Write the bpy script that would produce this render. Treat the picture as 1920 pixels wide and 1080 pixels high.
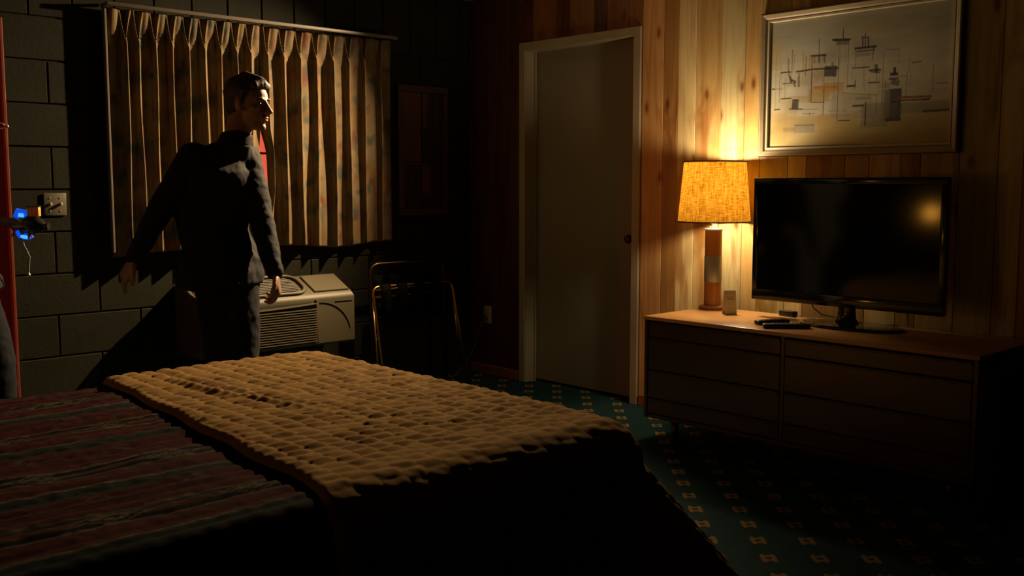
import bpy, bmesh, math, random
import numpy as np
from mathutils import Vector, Matrix, noise
random.seed(7)
for o in list(bpy.data.objects): bpy.data.objects.remove(o)
SC = bpy.context.scene
COL = SC.collection
PI = math.pi

# ------------------------------------------------------------------ camera
YAW, PITCH, F_PX = 46.885, 5.86, 1900.0
ya, pa = math.radians(YAW), math.radians(PITCH)
cd = bpy.data.cameras.new('camera'); cam = bpy.data.objects.new('camera', cd); COL.objects.link(cam)
cd.sensor_width = 36.0; cd.lens = F_PX / 1920.0 * 36.0; cd.clip_start = .02
fw = Vector((math.cos(ya)*math.cos(pa), math.sin(ya)*math.cos(pa), -math.sin(pa)))
cam.location = (0, 0, 1.24)
cam.rotation_euler = fw.to_track_quat('-Z', 'Y').to_euler()
SC.camera = cam
# ------------------------------------------------------------------ world, lights, exposure
w = bpy.data.worlds.new('night'); SC.world = w; w.use_nodes = True
w.node_tree.nodes['Background'].inputs[0].default_value = (.25, .3, .4, 1)
w.node_tree.nodes['Background'].inputs[1].default_value = .004
SC.view_settings.view_transform = 'Standard'; SC.view_settings.look = 'None'
SC.cycles.diffuse_bounces = 1; SC.view_settings.gamma = 1; SC.view_settings.exposure = 0.0; SC.view_settings.use_curve_mapping = False

def light(name, kind, loc, energy, col, target=None, **kw):
    d = bpy.data.lights.new(name, kind); d.energy = energy; d.color = col
    for k, v in kw.items(): setattr(d, k, v)
    o = bpy.data.objects.new(name, d); COL.objects.link(o); o.location = loc
    if target is not None:
        o.rotation_euler = (Vector(target)-Vector(loc)).to_track_quat('-Z', 'Y').to_euler()
    return o
# unseen film light added just above the frame, aimed across the bed
light('unseen_film_spot', 'SPOT', (4.17, 4.27, 2.385), 930, (1.0, .69, .37), (1.40, 4.02, .50),
      spot_size=math.radians(98), spot_blend=1.0, shadow_soft_size=.018)

# ------------------------------------------------------------------ materials
def M(name, base=(.5,.5,.5), rough=.6, metal=0., spec=.5, emit=None, estr=0., build=None):
    m = bpy.data.materials.new(name); m.use_nodes = True
    nt = m.node_tree; b = nt.nodes['Principled BSDF']
    b.inputs['Base Color'].default_value = (*base, 1)
    b.inputs['Roughness'].default_value = rough; b.inputs['Metallic'].default_value = metal
    b.inputs['Specular IOR Level'].default_value = spec
    if emit:
        b.inputs['Emission Color'].default_value = (*emit, 1); b.inputs['Emission Strength'].default_value = estr
    if build: build(nt, b)
    return m
def nd(nt, t, **kw):
    n = nt.nodes.new(t)
    for k, v in kw.items():
        if k.startswith('i_'): n.inputs[k[2:].replace('_', ' ')].default_value = v
        else: setattr(n, k, v)
    return n
def coords(nt, scale=(1,1,1), rand=0., kind='Object'):
    tc = nd(nt, 'ShaderNodeTexCoord'); mp = nd(nt, 'ShaderNodeMapping'); mp.inputs['Scale'].default_value = scale
    nt.links.new(tc.outputs[kind], mp.inputs['Vector'])
    if rand:
        oi = nd(nt, 'ShaderNodeObjectInfo'); mu = nd(nt, 'ShaderNodeMath', operation='MULTIPLY'); mu.inputs[1].default_value = rand
        nt.links.new(oi.outputs['Random'], mu.inputs[0]); cx = nd(nt, 'ShaderNodeCombineXYZ')
        nt.links.new(mu.outputs[0], cx.inputs[0]); nt.links.new(mu.outputs[0], cx.inputs[2]); nt.links.new(cx.outputs[0], mp.inputs['Location'])
    return mp.outputs[0]
def ramp(nt, fac, stops):
    r = nd(nt, 'ShaderNodeValToRGB'); e = r.color_ramp.elements
    while len(e) < len(stops): e.new(.5)
    for el, (p, c) in zip(e, stops): el.position = p; el.color = (*c, 1)
    nt.links.new(fac, r.inputs[0]); return r.outputs[0]
def mix(nt, fac, a, b, mode='MIX'):
    n = nd(nt, 'ShaderNodeMix', data_type='RGBA', blend_type=mode)
    for s, v in ((0, fac), (6, a), (7, b)):
        if isinstance(v, (int, float)): n.inputs[s].default_value = v
        elif isinstance(v, tuple): n.inputs[s].default_value = (*v, 1)
        else: nt.links.new(v, n.inputs[s])
    return n.outputs[2]
def noise_n(nt, vec, scale, detail=3, rough=.55, dist=0.):
    n = nd(nt, 'ShaderNodeTexNoise'); n.inputs['Scale'].default_value = scale; n.inputs['Detail'].default_value = detail
    n.inputs['Roughness'].default_value = rough; n.inputs['Distortion'].default_value = dist
    nt.links.new(vec, n.inputs['Vector']); return n.outputs[0]
def bump(nt, b, h, strength=.3, dist=.01):
    n = nd(nt, 'ShaderNodeBump'); n.inputs['Strength'].default_value = strength; n.inputs['Distance'].default_value = dist
    nt.links.new(h, n.inputs['Height']); nt.links.new(n.outputs[0], b.inputs['Normal'])

def varied(name, c1, c2, scale=8, rough=.6, st=(1,1,1), bs=.2, bscale=60, metal=0., spec=.5, rand=0., bd=.003):
    def bd_(nt, b):
        v = coords(nt, st, rand)
        c = ramp(nt, noise_n(nt, v, scale, 4), [(.3, c1), (.7, c2)])
        nt.links.new(c, b.inputs['Base Color'])
        if bs: bump(nt, b, noise_n(nt, v, bscale, 3), bs, bd)
    return M(name, c1, rough, metal, spec, build=bd_)

def panel_wood(nt, b):
    oi = nd(nt, 'ShaderNodeObjectInfo')
    v = coords(nt, (1, 1, .06), 7.)
    n1 = noise_n(nt, v, 22, 4, .6, .8)
    n2 = noise_n(nt, coords(nt, (1, 1, .25), 3.), 7, 3, .5, 1.2)
    c = mix(nt, ramp(nt, n1, [(.42, (0,0,0)), (.62, (1,1,1))]), oi.outputs['Color'], (.64, .46, .28), 'MULTIPLY')
    c2 = mix(nt, .5, oi.outputs['Color'], c)
    c3 = mix(nt, ramp(nt, n2, [(.52, (0,0,0)), (.66, (.75,.75,.75))]), c2, (.6, .36, .2), 'MULTIPLY')
    vo = nd(nt, 'ShaderNodeTexVoronoi'); vo.inputs['Scale'].default_value = 2.3
    sx = nd(nt, 'ShaderNodeSeparateXYZ'); nt.links.new(coords(nt, (1, 2.1, .9), 5.), sx.inputs[0])
    cxy = nd(nt, 'ShaderNodeCombineXYZ'); nt.links.new(sx.outputs[1], cxy.inputs[0]); nt.links.new(sx.outputs[2], cxy.inputs[1])
    vo.voronoi_dimensions = '2D'; nt.links.new(cxy.outputs[0], vo.inputs['Vector'])
    k = ramp(nt, vo.outputs['Distance'], [(.03, (.9,.9,.9)), (.07, (.3,.3,.3)), (.12, (0,0,0))])
    c4 = mix(nt, k, c3, (.35, .13, .04), 'MULTIPLY')
    nt.links.new(c4, b.inputs['Base Color'])
    bump(nt, b, n1, .12, .002)
MAT = {}
MAT['panel'] = M('panel_wood', rough=.42, spec=.4, build=panel_wood)
MAT['panel_gap'] = M('panel_groove_dark', (.05, .025, .01), .8)
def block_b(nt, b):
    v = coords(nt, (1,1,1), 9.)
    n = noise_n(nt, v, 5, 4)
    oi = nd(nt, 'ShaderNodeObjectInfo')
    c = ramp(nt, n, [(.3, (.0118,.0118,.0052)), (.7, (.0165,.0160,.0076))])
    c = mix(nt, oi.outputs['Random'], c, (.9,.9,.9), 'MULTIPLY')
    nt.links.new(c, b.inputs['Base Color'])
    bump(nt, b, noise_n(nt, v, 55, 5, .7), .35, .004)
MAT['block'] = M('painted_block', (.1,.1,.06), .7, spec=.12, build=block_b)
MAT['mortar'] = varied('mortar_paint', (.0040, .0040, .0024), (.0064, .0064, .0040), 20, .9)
MAT['cream'] = varied('cream_paint', (.2890, .2550, .1615), (.3400, .2975, .1955), 3, .45, bs=.08)
MAT['door'] = varied('door_paint', (.1800, .1688, .1125), (.2100, .1950, .1350), 2.5, .5, bs=.08, bscale=20)
MAT['red_trim_latch'] = M('red_trim_and_redlit_metal', (.17,.024,.007), .45)
MAT['ceiling'] = varied('ceiling_plaster', (.12,.10,.07), (.15,.13,.09), 12, .9, bs=.4)
MAT['dark_wall'] = varied('far_wall_wood', (.06,.035,.018), (.09,.05,.025), 6, .7, (1,1,.1))
MAT['base'] = varied('baseboard_wood', (.22,.07,.03), (.28,.10,.04), 9, .45, (1,1,.2))

def carpet_b(nt, b):
    tc = nd(nt, 'ShaderNodeTexCoord'); sp = nd(nt, 'ShaderNodeSeparateXYZ'); nt.links.new(tc.outputs['Object'], sp.inputs[0])
    def mth(op, a, c=None, d=None):
        n = nd(nt, 'ShaderNodeMath', operation=op)
        for i, v in enumerate((a, c, d)):
            if v is None: continue
            if isinstance(v, (int, float)): n.inputs[i].default_value = v
            else: nt.links.new(v, n.inputs[i])
        return n.outputs[0]
    G = .1195
    u = mth('DIVIDE', mth('SUBTRACT', sp.outputs[0], 4.172), G); v = mth('DIVIDE', mth('SUBTRACT', sp.outputs[1], 3.832), G)
    p = mth('MULTIPLY', mth('ADD', u, v), .5); q = mth('MULTIPLY', mth('SUBTRACT', u, v), .5)
    dp = mth('SUBTRACT', mth('FRACT', mth('ADD', p, .5)), .5); dq = mth('SUBTRACT', mth('FRACT', mth('ADD', q, .5)), .5)
    ap = mth('ABSOLUTE', dp); aq = mth('ABSOLUTE', dq)
    mx = mth('MAXIMUM', ap, aq); mn = mth('MINIMUM', ap, aq)
    ring = mth('MULTIPLY', mth('LESS_THAN', mx, .155), mth('GREATER_THAN', mx, .06))
    nub = mth('MULTIPLY', mth('LESS_THAN', mth('ABSOLUTE', mth('SUBTRACT', ap, .17)), .05), mth('LESS_THAN', mth('ABSOLUTE', mth('SUBTRACT', aq, .10)), .035))
    msk = mth('MAXIMUM', ring, nub)
    nz = noise_n(nt, tc.outputs['Object'], 260, 2)
    msk = mth('MULTIPLY', msk, mth('GREATER_THAN', nz, .40))
    base = ramp(nt, noise_n(nt, tc.outputs['Object'], 30, 4), [(.3, (.0090, .0315, .0345)), (.7, (.0142, .0450, .0473))])
    nt.links.new(mix(nt, msk, base, (.2475, .1462, .0375)), b.inputs['Base Color'])
    bump(nt, b, nz, .6, .004)
MAT['carpet'] = M('patterned_carpet', (.05,.1,.1), .95, spec=.1, build=carpet_b)

def wood_b(c1, c2, rough, sc=14, stretch=(1, .08, 1)):
    def f(nt, b):
        v = coords(nt, stretch); n = noise_n(nt, v, sc, 5, .6, .6)
        nt.links.new(ramp(nt, n, [(.3, c1), (.7, c2)]), b.inputs['Base Color'])
        bump(nt, b, n, .05, .002)
    return f
MAT['dtop'] = M('dresser_top_veneer', rough=.30, build=wood_b((.58,.28,.085), (.68,.36,.125), .3))
MAT['dbody'] = M('dresser_walnut', rough=.30, build=wood_b((.038,.010,.005), (.060,.015,.007), .3))
MAT['dgap'] = M('dresser_gap_dark', (.012,.006,.004), .8)
MAT['lampwood'] = M('lamp_wood', rough=.35, build=wood_b((.45,.17,.04), (.55,.23,.06), .35, 18, (1, 1, .1)))
MAT['steel'] = M('brushed_metal', (.40,.39,.36), .42, .35)
MAT['porcelain'] = M('white_socket', (.8,.75,.65), .4)
MAT['black'] = M('black_plastic', (.01,.01,.011), .35)
MAT['blackgloss'] = M('black_gloss_plastic', (.006,.006,.007), .12)
MAT['screen'] = M('dark_screen', (.003,.003,.0035), .085, spec=.2)
MAT['blackcloth'] = M('black_upholstery', (.008,.007,.007), .9, spec=.1)
MAT['strap'] = M('black_strap', (.003,.003,.003), .9, spec=.05)
MAT['brass'] = M('brass_tube', (.42,.24,.07), .3, 1.)
MAT['darktube'] = M('dark_bronze_tube', (.07,.04,.022), .38, .9)
MAT['ac'] = varied('ac_plastic', (.068,.057,.031), (.080,.067,.037), 3, .5, bs=0, spec=.25)
MAT['acdark'] = M('ac_dark_fill', (.03,.026,.018), .8)
MAT['plate'] = M('switch_plate_metal', (.1100, .0975, .0650), .4, .0)
MAT['ivory'] = M('ivory_plastic', (.52,.44,.28), .45)
MAT['cable'] = M('brown_cable', (.05,.03,.015), .6)
MAT['darkwood'] = M('dark_frame_wood', (.045,.014,.008), .5)
MAT['rod'] = M('curtain_rod_enamel', (.1260, .1020, .0750), .45)
MAT['picframe'] = varied('picture_frame_wood', (.38,.30,.18), (.45,.36,.22), 12, .5, (1,.1,1), bs=.1)
MAT['piclip'] = M('picture_liner', (.62,.55,.38), .5)
MAT['picedge'] = M('picture_frame_dark_edge', (.06,.035,.02), .5)
MAT['skin'] = varied('skin', (.2475, .1275, .0750), (.2850, .1500, .0938), 10, .5, bs=.05, bscale=200)
MAT['lip'] = M('lips', (.42,.10,.08), .4)
MAT['hair'] = varied('dark_hair', (.012,.009,.007), (.03,.022,.016), 40, .6, (1,1,.3), bs=.6, bscale=90)
MAT['eye'] = M('eye_white', (.16,.14,.12), .3)
MAT['iris'] = M('eye_iris', (.03,.02,.012), .2)
def cloth_b(c, s=400):
    def f(nt, b):
        v = coords(nt); nt.links.new(ramp(nt, noise_n(nt, v, 30, 3), [(.3, c), (.7, tuple(x*1.5 for x in c))]), b.inputs['Base Color'])
        bump(nt, b, noise_n(nt, v, s, 2), .3, .001)
        b.inputs['Sheen Weight'].default_value = .02; b.inputs['Sheen Roughness'].default_value = .5
    return f
MAT['jacket'] = M('charcoal_jacket_cloth', rough=.8, spec=.2, build=cloth_b((.0065, .0072, .0078)))
MAT['denim'] = M('dark_trouser_cloth', rough=.85, spec=.2, build=cloth_b((.005,.006,.009)))
MAT['shoe'] = M('black_shoe', (.01,.01,.01), .4)
MAT['mattress'] = M('mattress_ticking', (.35,.33,.3), .9)
MAT['legmetal'] = M('bed_frame_metal', (.05,.05,.05), .5, .8)
MAT['glass'] = M('window_glass', (1,1,1), .02)
MAT['glass'].node_tree.nodes['Principled BSDF'].inputs['Transmission Weight'].default_value = 1.
MAT['glass'].node_tree.nodes['Principled BSDF'].inputs['IOR'].default_value = 1.1
MAT['redsign'] = M('red_backlit_sign', (.3,.02,.01), .5, emit=(1, .13, .07), estr=.8)
MAT['redneon'] = M('red_neon_tube', (.3,.02,.01), .5, emit=(1, .06, .015), estr=26)
MAT['globe'] = M('lit_glass_globe', (.8,.7,.5), .5, emit=(1, .42, .05), estr=46)
MAT['blue'] = M('blue_light_tube', (.05,.1,.4), .3, emit=(.0, .07, .75), estr=.9)
MAT['bluehot'] = M('blue_light_core', (.1,.3,.6), .3, emit=(.06, .42, 1.0), estr=1.2)
MAT['fin'] = M('brass_fin', (.85,.42,.10), .45, .3)
def fabric_blanket(nt, b):
    v = coords(nt); n = noise_n(nt, v, 9, 4)
    nt.links.new(ramp(nt, n, [(.3, (.190,.112,.039)), (.7, (.230,.138,.050))]), b.inputs['Base Color'])
    bump(nt, b, noise_n(nt, v, 420, 3), .5, .0015)
MAT['blanket'] = M('tan_quilted_cloth', rough=.95, spec=.02, build=fabric_blanket)
def vcol(name, rough=.7, bs=.2, bscale=300, spec=.3):
    def f(nt, b):
        a = nd(nt, 'ShaderNodeVertexColor', layer_name='Col'); nt.links.new(a.outputs[0], b.inputs['Base Color'])
        if bs: bump(nt, b, noise_n(nt, coords(nt), bscale, 3), bs, .002)
    return M(name, rough=rough, spec=spec, build=f)
MAT['bedspread'] = vcol('woven_bedspread', .95, .3, 350, .02)
MAT['canvas'] = vcol('painted_canvas', .6, .25, 260, .3)
MAT['print'] = vcol('printed_card', .55, 0)
def curtain_b(nt, b):
    v = coords(nt, (1, 0, 1))
    base = ramp(nt, noise_n(nt, v, 2.2, 3), [(.35, (.150, .105, .048)), (.65, (.185, .135, .070))])
    a = ramp(nt, noise_n(nt, coords(nt, (1.1, 0, .9)), 6.5, 2, .5, .1), [(.50, (0,0,0)), (.66, (.8,.8,.8))])
    c = mix(nt, a, base, (.160, .085, .018))
    g = ramp(nt, noise_n(nt, coords(nt, (.9, 3, 1.2)), 7.3, 2, .5, .1), [(.52, (0,0,0)), (.66, (.8,.8,.8))])
    c = mix(nt, g, c, (.030, .052, .048))
    r = ramp(nt, noise_n(nt, coords(nt, (1.3, 9, .8)), 9.1, 2, .5, .1), [(.54, (0,0,0)), (.68, (.8,.8,.8))])
    c = mix(nt, r, c, (.130, .036, .022))
    nt.links.new(c, b.inputs['Base Color'])
    bump(nt, b, noise_n(nt, coords(nt), 500, 2), .25, .001)
MAT['curtain'] = M('floral_curtain_cloth', rough=.75, spec=.25, build=curtain_b)
def shade_mat():
    m = bpy.data.materials.new('woven_lamp_shade'); m.use_nodes = True; nt = m.node_tree
    for n in list(nt.nodes): nt.nodes.remove(n)
    out = nd(nt, 'ShaderNodeOutputMaterial'); tr = nd(nt, 'ShaderNodeBsdfTranslucent'); df = nd(nt, 'ShaderNodeBsdfDiffuse')
    v1 = coords(nt, (1, 1, 9)); v2 = coords(nt, (5, 5, .6))
    n1 = noise_n(nt, v1, 26, 4, .7); n2 = noise_n(nt, v2, 22, 4, .7)
    wv = mix(nt, .5, n1, n2)
    c = ramp(nt, wv, [(.38, (.26,.09,.005)), (.50, (.74,.32,.020)), (.62, (1.0,.55,.06))])
    sc = mix(nt, 1., c, (.165,.165,.165), 'MULTIPLY')
    nt.links.new(sc, tr.inputs[0]); df.inputs[0].default_value = (.12,.07,.02,1)
    ms = nd(nt, 'ShaderNodeMixShader'); ms.inputs[0].default_value = .45
    nt.links.new(tr.outputs[0], ms.inputs[1]); nt.links.new(df.outputs[0], ms.inputs[2]); nt.links.new(ms.outputs[0], out.inputs[0])
    return m
MAT['shade'] = shade_mat()
MAT['shaderim'] = M('shade_binding', (.12,.06,.025), .6)

# ------------------------------------------------------------------ mesh helpers
def link(name, me, mat=None, parent=None, smooth=False, color=None):
    o = bpy.data.objects.new(name, me); COL.objects.link(o)
    if mat is not None:
        me.materials.clear()
        for m_ in (mat if isinstance(mat, (list, tuple)) else [mat]): me.materials.append(m_)
    if parent is not None: o.parent = parent
    if smooth: me.shade_smooth()
    if color: o.color = (*color, 1)
    return o
def from_bm(name, bm, mat, parent=None, smooth=False, color=None, angle=None):
    bmesh.ops.recalc_face_normals(bm, faces=bm.faces)
    me = bpy.data.meshes.new(name); bm.to_mesh(me); bm.free()
    o = link(name, me, mat, parent, smooth, color)
    if angle:
        me.shade_smooth(); me.set_sharp_from_angle(angle=math.radians(angle))
    return o
def empty(name, label, cat, loc, group=None):
    o = bpy.data.objects.new(name, None); COL.objects.link(o); o.location = loc; o.empty_display_size = .05
    o['label'] = label; o['category'] = cat
    if group: o['group'] = group
    return o
def tag(o, label, cat, group=None):
    o['label'] = label; o['category'] = cat
    if group: o['group'] = group
    return o
def rel(o, parent):      # parent keeping world coordinates of the mesh
    o.parent = parent; o.matrix_parent_inverse = Matrix.Translation(-Vector(parent.location))
    return o
def box(bm, x0, x1, y0, y1, z0, z1, bev=0., seg=1):
    vs = [bm.verts.new((x, y, z)) for x in (x0, x1) for y in (y0, y1) for z in (z0, z1)]
    fs = [bm.faces.new([vs[i] for i in q]) for q in ((0,1,3,2), (4,6,7,5), (0,4,5,1), (2,3,7,6), (0,2,6,4), (1,5,7,3))]
    if bev:
        es = list({e for f_ in fs for e in f_.edges})
        bmesh.ops.bevel(bm, geom=es, offset=bev, segments=seg, affect='EDGES', profile=.5)
    return bm
def boxo(name, x0, x1, y0, y1, z0, z1, mat, parent=None, bev=0., seg=1, color=None, angle=None):
    bm = bmesh.new(); box(bm, x0, x1, y0, y1, z0, z1, bev, seg)
    return from_bm(name, bm, mat, parent, color=color, angle=angle if angle else (35 if seg > 1 else None))
def frame3(d):
    d = d.normalized(); a = Vector((0,0,1)) if abs(d.z) < .9 else Vector((1,0,0))
    s = d.cross(a).normalized(); return s, s.cross(d).normalized()
def tube(bm, pts, rad, n=10, closed=False, ends=True):
    pts = [Vector(p) for p in pts]; N = len(pts)
    rad = rad if isinstance(rad, (list, tuple)) else [rad]*N
    rings = []; s0 = None
    for i, p in enumerate(pts):
        if closed: d = pts[(i+1) % N]-pts[i-1]
        else: d = pts[min(i+1, N-1)]-pts[max(i-1, 0)]
        d = d.normalized()
        if s0 is None: s, t = frame3(d)
        else:
            s = (s0 - d*s0.dot(d)).normalized(); t = s.cross(d)
        s0 = s
        rings.append([bm.verts.new(p+(s*math.cos(2*PI*k/n)+t*math.sin(2*PI*k/n))*rad[i]) for k in range(n)])
    for i in range(N if closed else N-1):
        a, b_ = rings[i], rings[(i+1) % N]
        for k in range(n): bm.faces.new((a[k], a[(k+1) % n], b_[(k+1) % n], b_[k]))
    if ends and not closed:
        bm.faces.new(rings[0][::-1]); bm.faces.new(rings[-1])
    return bm
def lathe(bm, cx, cy, prof, n=32, cap=True):
    rings = [[bm.verts.new((cx+r*math.cos(2*PI*k/n), cy+r*math.sin(2*PI*k/n), z)) for k in range(n)] for r, z in prof]
    for a, b_ in zip(rings, rings[1:]):
        for k in range(n): bm.faces.new((a[k], a[(k+1) % n], b_[(k+1) % n], b_[k]))
    if cap: bm.faces.new(rings[0][::-1]); bm.faces.new(rings[-1])
    return bm
def arc_path(pts, r, n=6):      # polyline with rounded corners
    pts = [Vector(p) for p in pts]; out = [pts[0]]
    for a, p, c in zip(pts, pts[1:], pts[2:]):
        u = (a-p).normalized(); v = (c-p).normalized(); q0 = p+u*r; q1 = p+v*r
        for i in range(n+1):
            t = i/n; out.append(q0*(1-t)**2+p*2*t*(1-t)+q1*t*t)
    out.append(pts[-1]); return out
def grid_mesh(name, P, mat, parent=None, cols=None, smooth=True, flip=False):
    """P: (H,W,3) array of points -> quad mesh with optional vertex colours (H,W,3)"""
    H_, W_, _ = P.shape
    idx = np.arange(H_*W_).reshape(H_, W_)
    q = np.stack([idx[:-1,:-1], idx[:-1,1:], idx[1:,1:], idx[1:,:-1]], -1).reshape(-1, 4)
    if flip: q = q[:, ::-1]
    me = bpy.data.meshes.new(name)
    me.vertices.add(H_*W_); me.vertices.foreach_set('co', P.reshape(-1).astype(np.float32))
    me.loops.add(q.size); me.loops.foreach_set('vertex_index', q.reshape(-1).astype(np.int32))
    me.polygons.add(len(q)); me.polygons.foreach_set('loop_start', (np.arange(len(q))*4).astype(np.int32))
    me.polygons.foreach_set('use_smooth', np.full(len(q), smooth)); me.update(calc_edges=True)
    if cols is not None:
        ca = me.color_attributes.new('Col', 'FLOAT_COLOR', 'POINT')
        c4 = np.ones((H_*W_, 4), np.float32); c4[:, :3] = cols.reshape(-1, 3); ca.data.foreach_set('color', c4.reshape(-1))
    return link(name, me, mat, parent)
def vnoise(x, y, seed=0):       # smooth value noise on numpy arrays, 0..1
    rs = np.random.RandomState(seed); T = rs.rand(64, 64)
    xi = np.floor(x).astype(int); yi = np.floor(y).astype(int); fx = x-xi; fy = y-yi
    fx = fx*fx*(3-2*fx); fy = fy*fy*(3-2*fy)
    g = lambda a, b_: T[a % 64, b_ % 64]
    return (g(xi, yi)*(1-fx)+g(xi+1, yi)*fx)*(1-fy)+(g(xi, yi+1)*(1-fx)+g(xi+1, yi+1)*fx)*fy

# ================================================================== SETTING
XW, YB, ZC = 4.36, 5.06, 2.41
XL, YF = -1.6, -1.4
def structure(o): o['kind'] = 'structure'; return o
structure(boxo('floor', XL-.1, 5.6, YF-.1, YB+.9, -.05, 0, MAT['carpet']))
structure(boxo('ceiling', XL-.1, XW+.1, YF-.1, YB+.2, ZC, ZC+.05, MAT['ceiling']))
structure(boxo('wall_left', XL-.1, XL, YF-.1, YB+.2, 0, ZC, MAT['dark_wall']))
structure(boxo('wall_front', XL, XW+.1, YF-.1, YF, 0, ZC, MAT['dark_wall']))

# --- wall_back : painted concrete block, every block its own piece
WIN = (2.131, 3.55, 1.011, 2.022)        # window opening
DRX0, DRX1, DRZ = .60, 1.53, 1.975       # entrance opening
bm = bmesh.new()
y0, y1 = YB+.009, YB+.16
box(bm, XL, DRX0, y0, y1, 0, ZC); box(bm, DRX0, DRX1, y0, y1, DRZ, ZC)
box(bm, DRX1, WIN[0], y0, y1, 0, ZC); box(bm, WIN[0], WIN[1], y0, y1, 0, WIN[2]); box(bm, WIN[0], WIN[1], y0, y1, WIN[3], ZC)
box(bm, WIN[1], XW+.1, y0, y1, 0, ZC)
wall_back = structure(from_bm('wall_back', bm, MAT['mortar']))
def add_block(x0, x1, z0, z1):
    x0, x1 = max(x0, XL), min(x1, XW)
    parts = [(x0, x1)]
    for (a, b_, c, d) in (WIN, (DRX0, DRX1, -.1, DRZ)):
        if z0 < d-.02 and z1 > c+.02:
            new = []
            for (p, q) in parts:
                if q <= a+.01 or p >= b_-.01: new.append((p, q)); continue
                if p < a-.01: new.append((p, a))
                if q > b_+.01: new.append((b_, q))
            parts = new
    for p, q in parts:
        if q-p < .03: continue
        g = .0035; dy = random.uniform(-.0012, .0012)
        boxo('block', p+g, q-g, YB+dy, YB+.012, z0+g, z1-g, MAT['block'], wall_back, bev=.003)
CH = .2022
for r in range(10):
    off = 1.726 if r % 2 == 0 else 1.929
    k0 = int((XL-off)/.406)-1
    for k in range(k0, 9):
        a = off+k*.406
        if a+.406 > XL and a < XW: add_block(a, a+.406, r*CH, (r+1)*CH)
for k in range(-17, 15):                  # upright course under the ceiling
    a = 1.651+k*.2025
    if a+.2025 > XL and a < XW: add_block(a, a+.2025, 10*CH, ZC)

# --- wall_right : vertical wood panelling, each board its own piece, door opening
DY0, DY1, DZ = 3.665, 4.535, 2.05
bm = bmesh.new()
box(bm, XW+.010, XW+.16, YF-.1, DY0, 0, ZC); box(bm, XW+.010, XW+.16, DY1, YB+.16, 0, ZC); box(bm, XW+.010, XW+.16, DY0, DY1, DZ, ZC)
wall_right = structure(from_bm('wall_right', bm, MAT['panel_gap']))
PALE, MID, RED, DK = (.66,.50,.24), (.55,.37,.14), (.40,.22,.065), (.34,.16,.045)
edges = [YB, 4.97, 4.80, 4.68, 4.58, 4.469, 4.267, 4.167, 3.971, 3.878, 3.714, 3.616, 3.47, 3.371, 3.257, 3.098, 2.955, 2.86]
SHADED = (.085,.032,.012); SHADED2 = (.22,.095,.03)  # boards by the corner and over the door darkened for the shade there
cols = [SHADED, SHADED, SHADED, SHADED, SHADED, SHADED2, SHADED, SHADED2, SHADED, SHADED2, SHADED2, MID, RED, PALE, MID, PALE, MID]
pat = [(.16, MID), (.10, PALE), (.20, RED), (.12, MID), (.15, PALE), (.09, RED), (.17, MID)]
i = 0
while edges[-1] > YF:
    wd, c = pat[i % 7]; edges.append(edges[-1]-wd); cols.append(c); i += 1
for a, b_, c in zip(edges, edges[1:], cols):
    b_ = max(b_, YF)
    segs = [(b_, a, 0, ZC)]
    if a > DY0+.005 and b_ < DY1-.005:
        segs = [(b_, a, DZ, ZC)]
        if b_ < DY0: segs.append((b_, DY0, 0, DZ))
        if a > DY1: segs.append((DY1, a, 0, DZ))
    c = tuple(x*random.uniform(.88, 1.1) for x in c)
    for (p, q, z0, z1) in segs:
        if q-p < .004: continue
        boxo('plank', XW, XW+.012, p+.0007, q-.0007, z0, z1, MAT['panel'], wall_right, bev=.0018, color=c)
structure(boxo('baseboard_right', XW-.012, XW-.0005, YF, DY0-.052, 0, .065, MAT['base'], bev=.004))
structure(boxo('baseboard_corner', XW-.012, XW-.0005, DY1+.052, YB-.001, 0, .065, MAT['base'], bev=.004)).name = 'baseboard_back'

# --- door_1 : flush cream door in a cream casing
bm = bmesh.new()
box(bm, XW+.08, XW+.118, DY0-.02, DY1+.02, .015, DZ+.01, .002)
d1 = structure(from_bm('door_1', bm, MAT['door']))
bm = bmesh.new(); c = .045
for (p, q, z0, z1) in ((DY0-c, DY0+.006, 0, DZ+c), (DY1-.006, DY1+c, 0, DZ+c), (DY0+.006, DY1-.006, DZ-.006, DZ+c)):
    box(bm, XW-.014, XW+.001, p, q, z0, z1, .003)
from_bm('casing', bm, MAT['cream'], d1)
bm = bmesh.new()
for (p, q, z0, z1) in ((DY0-.01, DY0+.006, 0, DZ), (DY1-.006, DY1+.01, 0, DZ), (DY0, DY1, DZ-.006, DZ+.01)):
    box(bm, XW-.004, XW+.16, p, q, z0, z1)
from_bm('jamb', bm, MAT['cream'], d1)
bm = bmesh.new()
for (p, q, z0, z1) in ((DY0+.006, DY0+.018, 0, DZ-.006), (DY1-.018, DY1-.006, 0, DZ-.006)):
    box(bm, XW+.066, XW+.079, p, q, z0, z1)
from_bm('door_stop', bm, MAT['cream'], d1)
bm = bmesh.new()
tube(bm, [(XW+.08, DY0+.065, .93), (XW+.073, DY0+.065, .93)], .028, 18)
tube(bm, [(XW+.074, DY0+.065, .93), (XW+.052, DY0+.065, .93), (XW+.044, DY0+.065, .93), (XW+.030, DY0+.065, .93), (XW+.018, DY0+.065, .93), (XW+.014, DY0+.065, .93)], [.011, .011, .02, .026, .02, .008], 18)
from_bm('door_knob', bm, MAT['darktube'], d1, smooth=True)

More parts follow.
